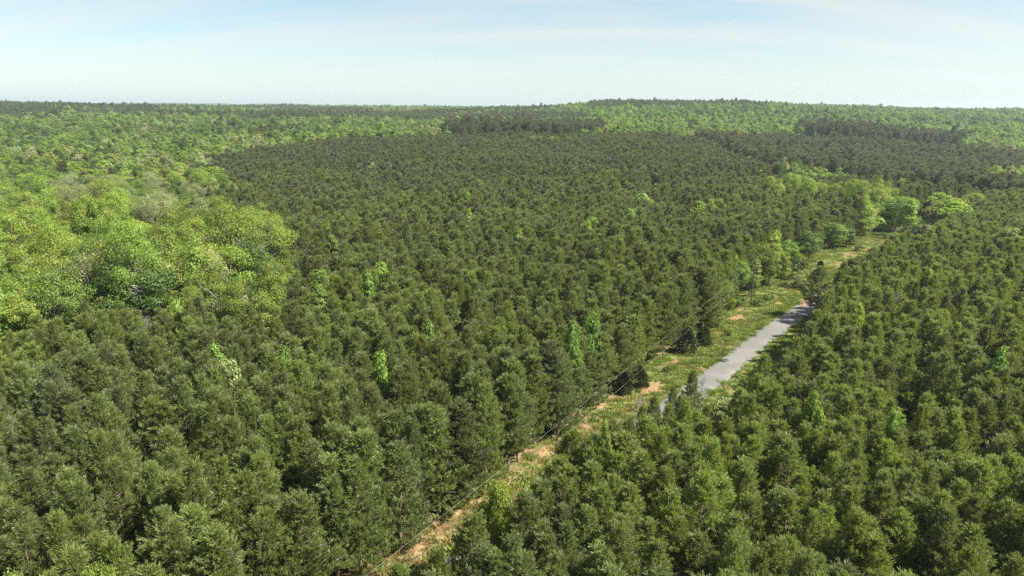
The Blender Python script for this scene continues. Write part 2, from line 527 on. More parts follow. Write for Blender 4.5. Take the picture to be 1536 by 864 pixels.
def bare(seed, h, rx):
    r = np.random.default_rng(seed)
    tr, cr_ = Geo(), Geo()
    zt = np.linspace(0, h, 6)
    ax = np.column_stack([np.cumsum(r.normal(size=6) * 0.10), np.cumsum(r.normal(size=6) * 0.10), zt]); ax[0, :2] = 0
    tr.tube(ax, 0.012 * h * (1 - 0.93 * zt / h) + 0.012, 6, 0)
    for i in range(46):
        t = r.uniform(0.3, 0.98); az = r.random() * 6.283
        ln = rx * (1.1 - t) * r.uniform(0.6, 1.3) + 0.4
        o = np.array([np.interp(t * h, zt, ax[:, 0]), np.interp(t * h, zt, ax[:, 1]), t * h])
        e = o + np.array([math.cos(az) * ln, math.sin(az) * ln, ln * 0.8])
        limbs(cr_, r, o, [e], 0.035, 1)
        for _ in range(5):
            s0 = o + (e - o) * r.uniform(0.4, 1)
            limbs(cr_, r, s0, [s0 + np.array([r.normal() * 0.6, r.normal() * 0.6, r.uniform(0.2, 1.1)])], 0.016, 1)
    P = ax[-1] - [0, 0, h * 0.3] + r.normal(size=(260, 3)) * [rx * 0.55, rx * 0.55, h * 0.17]
    needle_tufts(cr_, P, unit(r.normal(size=P.shape) + [0, 0, 1]), 0.16, 0.12, 2, 0.6, r)
    return tr, cr_


KINDS = {}


def register(kind, tr, cr_, leafm, barkm, twigm=None):
    e = KINDS.setdefault(kind, [])
    tm = tr.mesh('trunk', [barkm], True)
    cm = cr_.mesh('crown', [leafm, twigm or barkm])
    jg = Geo()
    for v, f, m in zip(tr.v, tr.f, tr.m):
        pass
    base = 0
    for src, isT in ((tr, True), (cr_, False)):
        for v in src.v:
            jg.v.append(v)
        for f in src.f:
            jg.f.append(f + base)
        for m in src.m:
            jg.m.append(np.ones_like(m) if isT else m)
        base += src.n
    jg.n = base
    jm = jg.mesh('whole_tree', [leafm, twigm or barkm])
    e.append((tm, cm, jm))


for i in range(7):
    hh = [12.6, 13.4, 12.0, 13.0, 14.0, 12.4, 13.6][i]
    register('pine', *pine(100 + i, hh, [3.3, 3.0, 3.1, 3.6, 3.1, 2.9, 3.3][i], [.24, .28, .22, .26, .28, .24, .26][i], 80, 12, 0.33, 0.055, 9, flat=[1.0, 1.15, .9, 1.05, 1.2, 1.1, .95][i]), M_PINE, M_BARK)
for i in range(5):
    register('pine_far', *pine(150 + i, 13.0, [3.1, 2.8, 3.3, 2.9, 3.0][i], 0.32, 62, 8, 0.44, 0.12, 6, flat=[1.0, 1.15, .95, 1.2, 1.05][i]), M_PINE, M_BARK)
for i in range(4):
    register('pine_edge', *pine(180 + i, 12.5, [3.2, 2.9, 3.3, 3.0][i], [.05, .16, .08, .22][i], 92, 13, 0.34, 0.066, 9, flat=0.75), M_PINE, M_BARK)
for i in range(5):
    register('tall', *pine(200 + i, 22.0, [3.4, 3.0, 3.7, 3.2, 2.9][i], [0.50, 0.56, 0.46, 0.6, 0.53][i], 50, 8, 0.60, 0.19, 5, flat=0.5), M_PINE, M_BARK)
BL = [(18.0, 6.0, .24, 95, 230, .22, 1.3, 1.0), (19.5, 5.6, .20, 95, 190, .25, 1.3, 1.0), (17.0, 6.6, .26, 105, 220, .22, 1.3, 1.0),
      (20.0, 5.2, .28, 85, 170, .24, 1.3, .85), (16.5, 5.0, .18, 80, 190, .25, 1.25, 1.0), (18.5, 5.8, .25, 95, 190, .22, 1.4, .55),
      (19.0, 5.2, .30, 90, 180, .22, 1.4, .45)]
for i, a in enumerate(BL):
    register('broad', *broadleaf(300 + i, *a), M_BROAD, M_PALE)
for i in range(5):
    register('broad_far', *broadleaf(330 + i, [17, 18.5, 16, 19, 17.5][i], [5.8, 5.2, 6.2, 4.8, 5.6][i], .22, 60, 70, .50, 1.4, 1.0), M_BROAD, M_PALE)
for i in range(4):
    register('sapling', *broadleaf(360 + i, [9, 8, 10, 7.5][i], [2.3, 1.8, 2.0, 2.2][i], .08, 70, 70, .24, .62, 1.0, cone=0.45), M_BROAD, M_PALE)
for i in range(3):
    register('round', *broadleaf(340 + i, [12, 11, 12.5][i], [4.6, 4.2, 4.9][i], .04, 120, 120, .26, 1.1, 1.0), M_BROAD, M_PALE)
for i in range(3):
    register('shrub', *broadleaf(380 + i, [2.2, 1.8, 2.6][i], [1.5, 1.3, 1.4][i], .02, 34, 55, .15, .38, 1.0), M_BROAD, M_PALE)
for i in range(3):
    register('cedar', *cedar(400 + i, [6.0, 5.2, 6.8][i], [1.7, 1.5, 1.6][i]), M_CEDAR, M_BARK)
for i in range(3):
    register('bare', *bare(420 + i, [12.5, 11.0, 13.0][i], 2.2), M_BROAD, M_PALE)
HT = {'round': 12.0, 'pine_edge': 12.5, 'pine': 13.0, 'pine_far': 13.0, 'tall': 22.0, 'broad': 18.5, 'broad_far': 17.6, 'sapling': 8.6, 'shrub': 2.2, 'cedar': 6.0, 'bare': 12.2}


# ------------------------------------------------------------------ object helpers
def tag(o, label=None, cat=None, group=None, kind=None):
    if label: o['label'] = label
    if cat: o['category'] = cat
    if group: o['group'] = group
    if kind: o['kind'] = kind
    return o


def obj(name, me, parent=None):
    o = bpy.data.objects.new(name, me)
    COL.objects.link(o)
    if parent is not None:
        o.parent = parent
    return o


def empty(name, loc, rz=0.0, s=(1, 1, 1)):
    o = bpy.data.objects.new(name, None)
    o.empty_display_size = 0.5
    COL.objects.link(o)
    o.location = loc
    o.rotation_euler = (0, 0, rz)
    o.scale = s
    return o


def plant(kind, idx, name, x, y, z, rz, sxy, sz, tint, label, cat, group=None):
    tm, cm, _ = KINDS[kind][idx % len(KINDS[kind])]
    r = empty(name, (x, y, z - 0.06), rz, (sxy, sxy, sz))
    t = obj('trunk', tm, r)
    c = obj('crown', cm, r)
    c['tint'] = float(tint)
    tag(r, label, cat, group)
    return r


LIB = {}


def library(kind):
    """whole-tree meshes as sources for the scattered, uncountable part of a wood (not linked to the scene)"""
    if kind not in LIB:
        c = bpy.data.collections.new(kind + '_library')
        for i, (_, _, jm) in enumerate(KINDS[kind]):
            o = bpy.data.objects.new('%s_library_%02d' % (kind, i), jm)
            c.objects.link(o)
        LIB[kind] = c
    return LIB[kind]


def scatter(name, coll, X, Y, Z, idx, rz, sxy, sz, tint, label, cat=None):
    n = len(X)
    me = bpy.data.meshes.new(name)
    me.vertices.add(n)
    me.vertices.foreach_set('co', np.column_stack([X, Y, Z]).astype(np.float32).ravel())
    for nm, tp, arr in (('idx', 'INT', idx), ('rz', 'FLOAT', rz), ('sxy', 'FLOAT', sxy), ('szz', 'FLOAT', sz), ('tint', 'FLOAT', tint)):
        a = me.attributes.new(nm, tp, 'POINT')
        a.data.foreach_set('value', np.asarray(arr, np.int32 if tp == 'INT' else np.float32))
    me.update()
    o = obj(name, me)
    ng = bpy.data.node_groups.new(name, 'GeometryNodeTree')
    ng.interface.new_socket('Geometry', in_out='INPUT', socket_type='NodeSocketGeometry')
    ng.interface.new_socket('Geometry', in_out='OUTPUT', socket_type='NodeSocketGeometry')
    gi = ng.nodes.new('NodeGroupInput'); go = ng.nodes.new('NodeGroupOutput')
    ci = ng.nodes.new('GeometryNodeCollectionInfo')
    ci.inputs['Collection'].default_value = coll
    ci.inputs['Separate Children'].default_value = True
    ci.inputs['Reset Children'].default_value = True
    ip = ng.nodes.new('GeometryNodeInstanceOnPoints')
    ip.inputs['Pick Instance'].default_value = True

    def attr(nm, tp):
        a = ng.nodes.new('GeometryNodeInputNamedAttribute'); a.data_type = tp
        a.inputs['Name'].default_value = nm
        return a.outputs['Attribute']
    ng.links.new(gi.outputs[0], ip.inputs['Points'])
    ng.links.new(ci.outputs[0], ip.inputs['Instance'])
    ng.links.new(attr('idx', 'INT'), ip.inputs['Instance Index'])
    cx = ng.nodes.new('ShaderNodeCombineXYZ'); ng.links.new(attr('rz', 'FLOAT'), cx.inputs[2])
    ng.links.new(cx.outputs[0], ip.inputs['Rotation'])
    cs = ng.nodes.new('ShaderNodeCombineXYZ')
    s1 = attr('sxy', 'FLOAT')
    ng.links.new(s1, cs.inputs[0]); ng.links.new(s1, cs.inputs[1]); ng.links.new(attr('szz', 'FLOAT'), cs.inputs[2])
    ng.links.new(cs.outputs[0], ip.inputs['Scale'])
    ng.links.new(ip.outputs[0], go.inputs[0])
    md = o.modifiers.new('scatter', 'NODES')
    md.node_group = ng
    tag(o, label, cat, kind='stuff')
    return o


# ------------------------------------------------------------------ ground sheet
def build_ground():
    az = np.concatenate([np.arange(-52, 52.1, 0.7), np.arange(56, 305, 4.0)])
    rr = np.concatenate([[2.0], np.arange(8, 420, 7.0), np.geomspace(430, 7600, 90)])
    A, R = np.meshgrid(np.radians(az), rr, indexing='ij')
    X, Y = R * np.sin(A), R * np.cos(A)
    Z = ground(X, Y)
    na, nr = A.shape
    V = np.column_stack([X.ravel(), Y.ravel(), Z.ravel()])
    i = np.arange(na)[:, None]; j = np.arange(nr - 1)[None, :]
    i2 = (i + 1) % na
    F = np.stack([i * nr + j, i * nr + j + 1, i2 * nr + j + 1, i2 * nr + j], axis=-1).reshape(-1, 4)
    g = Geo(); g.add(V, F)
    inner = (np.arange(na) * nr)[::-1]
    c = len(V)
    g.add([[0, 0, 0]], np.zeros((0, 3), int))
    g.f[-1] = np.array([[c, (k + 1) % na * nr, k * nr] for k in range(na)])
    g.m[-1] = np.zeros(na, int)
    g.f = [g.f[0], g.f[1]]
    o = obj('ground', g.mesh('ground', [M_LITTER], True))
    tag(o, kind='structure')


build_ground()

# ------------------------------------------------------------------ road and verge
LE = [(-105, -70), (-68, -20.0), (-45.5, 10), (-30.5, 30), (-15.5, 50), (-0.5, 70), (14.5, 90), (21.9, 99.5), (32.4, 112.8), (37.6, 119.6), (44.6, 129.2), (53.4, 140.6),
      (61.9, 151.3), (68.0, 158.6), (75.0, 166.6), (88.0, 182.5), (105.0, 201.0), (124, 223), (142.5, 245), (158, 266), (169, 284), (181, 300), (205, 318), (240, 335)]


def resample(p, step):
    p = np.asarray(p, float)
    for _ in range(3):                                # corner cutting
        q = [p[0]]
        for a, b in zip(p[:-1], p[1:]):
            q += [a * .75 + b * .25, a * .25 + b * .75]
        q.append(p[-1]); p = np.array(q)
    s = np.concatenate([[0], np.cumsum(np.linalg.norm(np.diff(p, axis=0), axis=1))])
    t = np.arange(0, s[-1], step)
    return np.column_stack([np.interp(t, s, p[:, 0]), np.interp(t, s, p[:, 1])])


EDGE = resample(LE, 1.0)
TG = np.gradient(EDGE, axis=0); TG /= np.linalg.norm(TG, axis=1)[:, None]
NR = np.column_stack([TG[:, 1], -TG[:, 0]])          # to the right of travel
ROADW = 6.0


def strip_mesh(offs, zoff, name, mat, n0=0, n1=None, jag=None, smooth=True, bumpy=0.0, seed=1):
    e, nr = EDGE[n0:n1], NR[n0:n1]
    r = np.random.default_rng(seed)
    g = Geo()
    P = []
    for k, o_ in enumerate(offs):
        oo = np.full(len(e), o_, float)
        if jag is not None and k in (0, len(offs) - 1):
            oo += jag * np.convolve(r.normal(size=len(e) + 4), [.2, .3, .3, .2, .2], 'valid')
        q = e + nr * oo[:, None]
        z = ground(q[:, 0], q[:, 1]) + zoff[k]
        if bumpy and 0 < k < len(offs) - 1:
            z = z + bumpy * r.random(len(z))
        P.append(np.column_stack([q, z]))
    P = np.stack(P, axis=1)
    n, m = P.shape[:2]
    i = np.arange(n - 1)[:, None]; j = np.arange(m - 1)[None, :]
    F = np.stack([i * m + j, i * m + j + 1, (i + 1) * m + j + 1, (i + 1) * m + j], axis=-1).reshape(-1, 4)
    g.add(P.reshape(-1, 3), F)
    return obj(name, g.mesh(name, [mat], smooth))


# distance from the road's left edge to the pines, left and right, along the road's y
def wleft(y):
    return np.interp(y, [-70, 50, 60, 80, 100, 120, 136, 157, 180, 210, 232, 258, 285, 320],
                     [4, 3.6, 3.8, 5.2, 7.4, 8.2, 9.0, 14.5, 18, 18, 19.5, 13, 8, 5])


offs = [-17, -13, -10, -8, -6.5, -5, -3.8, -2.6, -1.5, -0.7, 0.15]
vz = [-0.15, 0.05, 0.12, 0.10, 0.16, 0.10, 0.0, -0.12, 0.0, 0.11, 0.10]
IS = int(np.argmin(np.abs(EDGE[:, 1] - 104)))
M_DRY = noise_mat('dry_verge_soil', [(0.30, (0.12, 0.065, 0.035)), (0.5, (0.23, 0.14, 0.07)), (0.72, (0.32, 0.23, 0.12))],
                  1.1, scale2=0.25, stops2=[(0.3, (0.09, 0.10, 0.03)), (0.7, (0.17, 0.17, 0.06))], f2=(0.50, 0.60), bump=0.8, bscale=4)
tag(strip_mesh(offs, [q + 0.12 for q in vz], 'verge', M_VERGE, bumpy=0.22, n0=IS), kind='structure')
tag(strip_mesh(offs, [q + 0.12 for q in vz], 'verge', M_DRY, bumpy=0.22, n1=IS + 1, seed=6), kind='structure')
tag(strip_mesh([5.1, 5.8, 7.2, 9.0, 10.5], [0.22, 0.25, 0.22, 0.15, -0.05], 'right_verge', M_VERGE, bumpy=0.15, seed=3), kind='structure')
tag(strip_mesh([0, 0.3, 1.3, 2.6, 3.9, 4.9, 5.2], [0.16, 0.26, 0.30, 0.33, 0.30, 0.26, 0.16], 'road', M_ROAD, jag=0.22, seed=5), kind='structure')


def road_patch(u, v):
    x, y = locate(u, v, 0.3)
    g = Geo(); r = np.random.default_rng(9)
    for k in range(3):
        th = np.linspace(0, 2 * math.pi, 15)
        rr = (0.75 - 0.22 * k) * (1 + 0.12 * np.sin(3 * th + k))
        pts = np.column_stack([x + rr * np.cos(th) * 1.25, y + rr * np.sin(th), np.full(15, 0.345) + 0.0])
        g.tube(pts, np.full(15, 0.035), 4, 0)
    tag(obj('tar_seal', g.mesh('tar_seal', [M_TAR])), 'dark looping tar mark on the worn grey road', 'tar mark')


road_patch(1086, 541)


def clay(u, v, lx, ly, h, rot, mat, label, name='clay_bank', cat='clay bank', seed=1):
    """a low, ragged mound of bare earth with clods"""
    x, y = locate(u, v, 0.15)
    r = np.random.default_rng(seed)
    n, m = 26, 12
    g = Geo()
    th = np.linspace(0, 2 * math.pi, n, endpoint=False)
    edge = 1 + 0.25 * r.normal(size=n) * 0.6 + 0.15 * np.sin(3 * th + seed)
    V = [[0, 0, h]]
    for k in range(1, m + 1):
        q = k / m
        rad = q * edge
        z = h * (1 - q ** 2) * (0.75 + 0.45 * r.random(n)) - (0.25 if k == m else 0)
        V += list(np.column_stack([np.cos(th) * rad * lx, np.sin(th) * rad * ly, z]))
    F3 = [(0, 1 + i, 1 + (i + 1) % n) for i in range(n)]
    g.add(V, F3)
    F4 = [(1 + k * n + i, 1 + (k + 1) * n + i, 1 + (k + 1) * n + (i + 1) % n, 1 + k * n + (i + 1) % n) for k in range(m - 1) for i in range(n)]
    g.f.append(np.array(F4)); g.m.append(np.zeros(len(F4), int))
    for _ in range(60):                               # clods
        a, q = r.random() * 6.28, r.random() ** 0.5
        c = np.array([math.cos(a) * q * lx, math.sin(a) * q * ly, h * (1 - q * q) * 0.9])
        s = r.uniform(0.06, 0.20)
        o8 = np.array([[1, 0, 0], [0, 1, 0], [-1, 0, 0], [0, -1, 0], [0, 0, 0.8], [0, 0, -0.6]]) * s * (0.7 + 0.6 * r.random((6, 1))) + c
        g.add(o8, [(0, 1, 4), (1, 2, 4), (2, 3, 4), (3, 0, 4), (1, 0, 5), (2, 1, 5), (3, 2, 5), (0, 3, 5)])
    o = obj(name, g.mesh(name, [mat]))
    o.location = (x, y, float(ground(x, y)) + 0.12)
    o.rotation_euler = (0, 0, rot)
    tag(o, label, cat)
    return o


RA = math.atan2(0.8, 0.6)
clay(1210, 453, 8.5, 0.75, 0.40, RA, M_CLAY, 'orange clay ridge along the near edge of the road where it enters the pines', seed=2)
clay(1273, 399, 4.0, 2.2, 0.5, RA, M_CLAY, 'bare red-orange clay patch behind the jutting pine on the roadside', seed=3)
clay(1355, 350, 6.0, 1.3, 0.4, RA, M_CLAY, 'orange clay streak beside the far visible bend of the road', seed=4)
clay(1010, 546, 6.0, 1.1, 0.5, RA - .12, M_STRAW, 'brown clay bank at the foot of the pines left of the road', seed=5)
clay(980, 583, 4.2, 2.0, 0.6, RA, M_STRAW, 'tan dry mound between two dark trees left of the road', 'brush_mound', 'mound', 6)
clay(1105, 478, 4.5, 2.0, 0.5, RA, M_STRAW, 'dry brownish brush patch on the verge below the utility pole', 'brush_mound', 'mound', 7)
clay(905, 605, 7.0, 1.6, 0.4, RA, M_STRAW, 'long strip of tan cut brush just left of the hidden road', 'brush_mound', 'mound', 8)
clay(820, 678, 6.0, 1.5, 0.35, RA, M_STRAW, 'tan strip of dry brush under the power line mid way down', 'brush_mound', 'mound', 10)
clay(700, 758, 5.0, 1.5, 0.35, RA, M_STRAW, 'tan dry brush strip just below the bright green tree', 'brush_mound', 'mound', 11)
clay(640, 815, 4.0, 1.4, 0.35, RA, M_STRAW, 'lowest tan strip of dry brush near the bottom edge', 'brush_mound', 'mound', 12)
clay(1240, 385, 4.0, 1.6, 0.35, RA, M_STRAW, 'pinkish dry brush patch on the verge beside the dark broadleaf tree', 'brush_mound', 'mound', 13)


# grass, weeds and brush on the verge: uncountable
def grass_lib():
    c = bpy.data.collections.new('grass_library')
    for i in range(4):
        r = np.random.default_rng(700 + i)
        g = Geo()
        n = 46 if i < 3 else 70
        P = r.normal(size=(n, 3)) * [0.28, 0.28, 0] 
        needle_tufts(g, P, unit(r.normal(size=(n, 3)) * [0.6, 0.6, 0] + [0, 0, 1]), [0.34, 0.45, 0.26, 0.6][i], [0.05, 0.05, 0.08, 0.12][i], 2, 0.35, r)
        o = bpy.data.objects.new('grass_library_%02d' % i, g.mesh('grass_tuft', [M_GRASS]))
        c.objects.link(o)
    return c


r7 = np.random.default_rng(77)
ng_ = 30000
k = r7.integers(60, len(EDGE) - 2, ng_)
side = r7.random(ng_)
off = np.where(side < 0.88, -0.1 - r7.random(ng_) * (wleft(EDGE[k, 1]) + 1.5), 5.25 + 3.0 * r7.random(ng_))
gx = EDGE[k, 0] + NR[k, 0] * off + r7.normal(size=ng_) * 0.4
gy = EDGE[k, 1] + NR[k, 1] * off + r7.normal(size=ng_) * 0.4
pat = np.sin(gx * 0.33 + 1) * np.sin(gy * 0.21) + 0.5 * np.sin(gx * 0.9 + gy * 0.7)
lowp = np.clip((112 - gy) / 40, 0, 1)
gt = np.clip(0.24 + 0.24 * pat + 0.55 * lowp + 0.15 * r7.normal(size=ng_), 0, 1)
gt = np.where(off > -1.3, np.clip(gt * 0.4, 0, 1), gt)
kp = r7.random(ng_) < np.where(gy < 106, 0.58, 1.0) * np.where(off > -1.6, 1.0, 0.45 + 0.45 * (pat > -0.2))
kp &= ~((off > -0.05) & (off < 5.1))
gx, gy, gt = gx[kp], gy[kp], gt[kp]
scatter('verge_grass', grass_lib(), gx, gy, ground(gx, gy) + 0.12, r7.integers(0, 4, len(gx)), r7.random(len(gx)) * 6.28,
        r7.uniform(0.7, 1.5, len(gx)), r7.uniform(0.5, 1.3, len(gx)), gt, 'rough yellow green grass and dry weeds on the road verge')

# ------------------------------------------------------------------ zones of the woods, as (photo column, distance) outlines
Z_BROAD_L = [(-900, 96), (0, 97), (60, 108), (200, 116), (330, 114), (385, 121), (405, 134), (405, 165), (388, 190), (330, 196), (262, 205),
             (235, 235), (300, 262), (352, 268), (340, 330), (300, 385), (317, 425), (400, 470), (500, 515), (660, 560), (660, 5000), (-900, 5000)]
Z_CLUMP = [(665, 575), (700, 560), (850, 575), (900, 600), (905, 660), (850, 700), (670, 680)]
Z_B = [(1040, 600), (1078, 560), (1100, 455), (1150, 405), (1200, 425), (1262, 420), (1300, 395), (1400, 350), (1536, 318), (2600, 300),
       (2600, 560), (1536, 585), (1450, 600), (1360, 620), (1250, 640), (1180, 650), (1040, 650)]
Z_C = [(1190, 700), (1260, 690), (1350, 665), (1440, 650), (1450, 690), (1360, 730), (1270, 770), (1195, 780)]
Z_CG = [(1180, 652), (1250, 642), (1360, 622), (1450, 602), (1452, 648), (1440, 650), (1350, 663), (1260, 688), (1190, 698)]   # clearing in front of the tall row
Z_GAP = [(1080, 470), (1102, 440), (1150, 392), (1165, 360), (1262, 395), (1262, 418), (1200, 423), (1150, 403), (1100, 453)]
Z_BG1 = [(1160, 350), (1205, 345), (1252, 360), (1262, 392), (1200, 400), (1165, 385)]
Z_BAND = [(1140, 300), (1210, 306), (1285, 302), (1330, 290), (1362, 280), (1350, 248), (1325, 236), (1300, 232), (1285, 258), (1240, 275), (1190, 272), (1150, 280)]
Z_RIGHTG = [(1475, 372), (1536, 348), (2200, 322), (2200, 400), (1536, 425), (1480, 408)]
Z_EDGEG = [(1375, 262), (1470, 262), (1470, 283), (1375, 283)]
# treetops that close the right-hand stand towards the road, as seen in the photograph, at 12 m
RT = [(450, 980), (560, 880), (640, 812), (700, 768), (770, 738), (840, 690), (900, 632), (955, 612), (1010, 615), (1090, 612), (1118, 566), (1150, 522),
      (1190, 500), (1218, 476), (1222, 430), (1235, 410), (1300, 392), (1345, 366), (1372, 350), (1400, 336), (1440, 322)]
RW = [(a - (2.2 if v > 640 else 0.8 if v > 605 else 0.0), b + (1.6 if v > 605 else 0.0)) for (a, b), v in ((locate(u, v, 12.6), v) for u, v in RT if v > 470)]
RW = [(-70, -20)] + RW + [tuple(e + n_ * np.interp(e[1], [150, 165, 192, 204, 250], [8.5, 8.2, 9.5, 12.8, 12.8])) for e, n_ in zip(EDGE[::5], NR[::5]) if e[1] > 150] + [(600, 330), (600, -20)]
LW = []                                              # left stand limit: the tree line left of the verge
for i in range(0, len(EDGE), 6):
    w = float(wleft(EDGE[i, 1]))
    LW.append((EDGE[i, 0] - NR[i, 0] * w, EDGE[i, 1] - NR[i, 1] * w))
CORR = LW + [tuple(EDGE[i] + NR[i] * 6.8) for i in range(len(EDGE) - 1, -1, -6)]


def grid(s, y0, y1, jit=0.34, seed=1, umin=-420, umax=2050):
    r = np.random.default_rng(seed)
    xw = 1.45 * y1 + 60
    ys = np.arange(y0, y1, s * 0.92)
    xs = np.arange(-xw, xw, s)
    X, Y = np.meshgrid(xs, ys)
    X = X + (np.arange(len(ys)) % 2)[:, None] * s * 0.5
    X = X + r.normal(size=X.shape) * s * jit * 1.05; Y = Y + r.normal(size=Y.shape) * s * jit * 0.7
    X, Y = X.ravel(), Y.ravel()
    U = 768 + FPX * X / (0.968 * np.maximum(Y, 1) + 8)
    k_ = (U > umin) & (U < umax) & (Y > y0) & (Y < y1)
    return X[k_], Y[k_], U[k_]


# low-frequency value noise for species mix
def vnoise(x, y, s, seed):
    r = np.random.default_rng(seed)
    T = r.random((64, 64))
    a, b = np.asarray(x) / s + 1000, np.asarray(y) / s + 1000
    i, j = np.floor(a).astype(int), np.floor(b).astype(int)
    fa, fb = a - i, b - j
    fa, fb = fa * fa * (3 - 2 * fa), fb * fb * (3 - 2 * fb)
    g_ = lambda p, q: T[p % 64, q % 64]
    return (g_(i, j) * (1 - fa) + g_(i + 1, j) * fa) * (1 - fb) + (g_(i, j + 1) * (1 - fa) + g_(i + 1, j + 1) * fa) * fb


TREES = {'pine': [], 'tall': [], 'broad': []}      # rows: x, y, z, height scale, width scale, tint, zone


def put(kind, X, Y, hs, ws, tint, zone):
    Z = ground(X, Y)
    TREES[kind].append(np.column_stack([X, Y, Z, hs, ws, tint, np.full(len(X), zone)]))


rp = np.random.default_rng(21)
# special gaps between young pines: (column, distance, radius)
GAPS = [(745, 58, 2.8), (745, 54, 2.4), (745, 50, 1.9), (140, 51, 2.2), (235, 66, 3.2), (640, 63, 2.6), (655, 80, 4.6), (60, 71, 2.4), (600, 150, 3), (770, 170, 3), (1370, 78, 2.4), (560, 83, 2.2)]

# --- young pines (left and right stands) out to ~600 m
X, Y, U = grid(2.75, 18, 640, seed=2)
broadL = inside(Z_BROAD_L, U, Y)
oth = inside(Z_B, U, Y) | inside(Z_C, U, Y) | inside(Z_CG, U, Y) | inside(Z_GAP, U, Y) | inside(Z_BG1, U, Y) | inside(Z_CLUMP, U, Y) | inside(Z_BAND, U, Y) | inside(Z_RIGHTG, U, Y)
corr = inside(CORR, X, Y)
right = inside(RW, X, Y)
# nearest point of the road edge: which side are we on
ei = np.array([np.argmin((EDGE[:, 0] - a) ** 2 + (EDGE[:, 1] - b) ** 2) for a, b in zip(X, Y)])
sd = (X - EDGE[ei, 0]) * NR[ei, 0] + (Y - EDGE[ei, 1]) * NR[ei, 1]
isr = sd > 3
nearroad = (Y < 300)
ok = ~broadL & ~oth & ~corr & ~(isr & nearroad & ~right)
ok &= ~((np.abs(sd) < 9) & (ei < len(EDGE) - 1) & (sd > -wleft(EDGE[ei, 1])) & (sd < 6.9))
far_lim = np.interp(U, [-900, 660, 850, 1000, 1085, 1090, 1160, 1500, 2600], [560, 560, 575, 590, 560, 470, 400, 335, 300])
ok &= Y < far_lim
for gu, gd, gr in GAPS:
    gxx = (gu - 768) / FPX * (0.968 * gd + 8)
    ok &= (X - gxx) ** 2 + (Y - gd) ** 2 > gr ** 2
cl_ = vnoise(X * 1.15, Y, 7.5, 77)
ok &= (rp.random(len(X)) > 0.03) & ((cl_ < 0.80) | (rp.random(len(X)) < 0.3))
X, Y, U, isr_ = X[ok], Y[ok], U[ok], isr[ok]
n = len(X)
big = vnoise(X, Y, 26, 3)
hs = 0.96 + 0.22 * (big - 0.5) + 0.095 * rp.normal(size=n)
hs = np.where(isr_, 0.5 * hs + 0.47, hs)
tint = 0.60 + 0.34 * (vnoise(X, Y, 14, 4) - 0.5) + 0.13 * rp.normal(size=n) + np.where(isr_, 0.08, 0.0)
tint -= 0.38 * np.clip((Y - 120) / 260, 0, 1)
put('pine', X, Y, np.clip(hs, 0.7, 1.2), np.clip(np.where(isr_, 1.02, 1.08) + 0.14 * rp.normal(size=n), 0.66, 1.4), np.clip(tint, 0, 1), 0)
print('young pines', n)

# --- mature pines B, C row and dark clump
X, Y, U = grid(5.2, 290, 800, seed=5)
inB, inC, inK = inside(Z_B, U, Y), inside(Z_C, U, Y), inside(Z_CLUMP, U, Y)
inR = inside(Z_RIGHTG, U, Y) | inside(Z_BG1, U, Y)
for msk, sc_, tn, zn in ((inB & ~inR, 0.78, 0.02, 1), (inC, 0.98, 0.0, 2), (inK, 0.86, 0.05, 3)):
    x, y = X[msk], Y[msk]
    m = len(x)
    put('tall', x, y, sc_ * (1 + 0.09 * rp.normal(size=m)), np.clip(0.95 + 0.1 * rp.normal(size=m), .7, 1.3), np.clip(tn + 0.10 * rp.random(m), 0, 1), zn)
    print('tall', zn, m)

# --- broadleaf and mixed woods
def tint_mix(x, y, r):
    m = len(x)
    a = vnoise(x, y, 60, 8)
    t = 0.43 + 0.22 * (a - 0.5) + 0.30 * (vnoise(x * 0.6, y, 170, 18) - 0.5) + 0.13 * r.normal(size=m)
    q = r.random(m)
    t = np.where(q < 0.14, r.uniform(0.70, 0.86, m), t)
    t = np.where((x < -10) & (y < 420) & (q > 0.30) & (q < 0.42), r.uniform(0.72, 0.92, m), t)     # olive / pale leafing
    t = np.where((q > 0.14) & (q < 0.19), r.uniform(0.86, 1.0, m), t)
    t = np.where((q > 0.19) & (q < 0.34), r.uniform(0.02, 0.22, m), t)
    return np.clip(t, 0, 1)


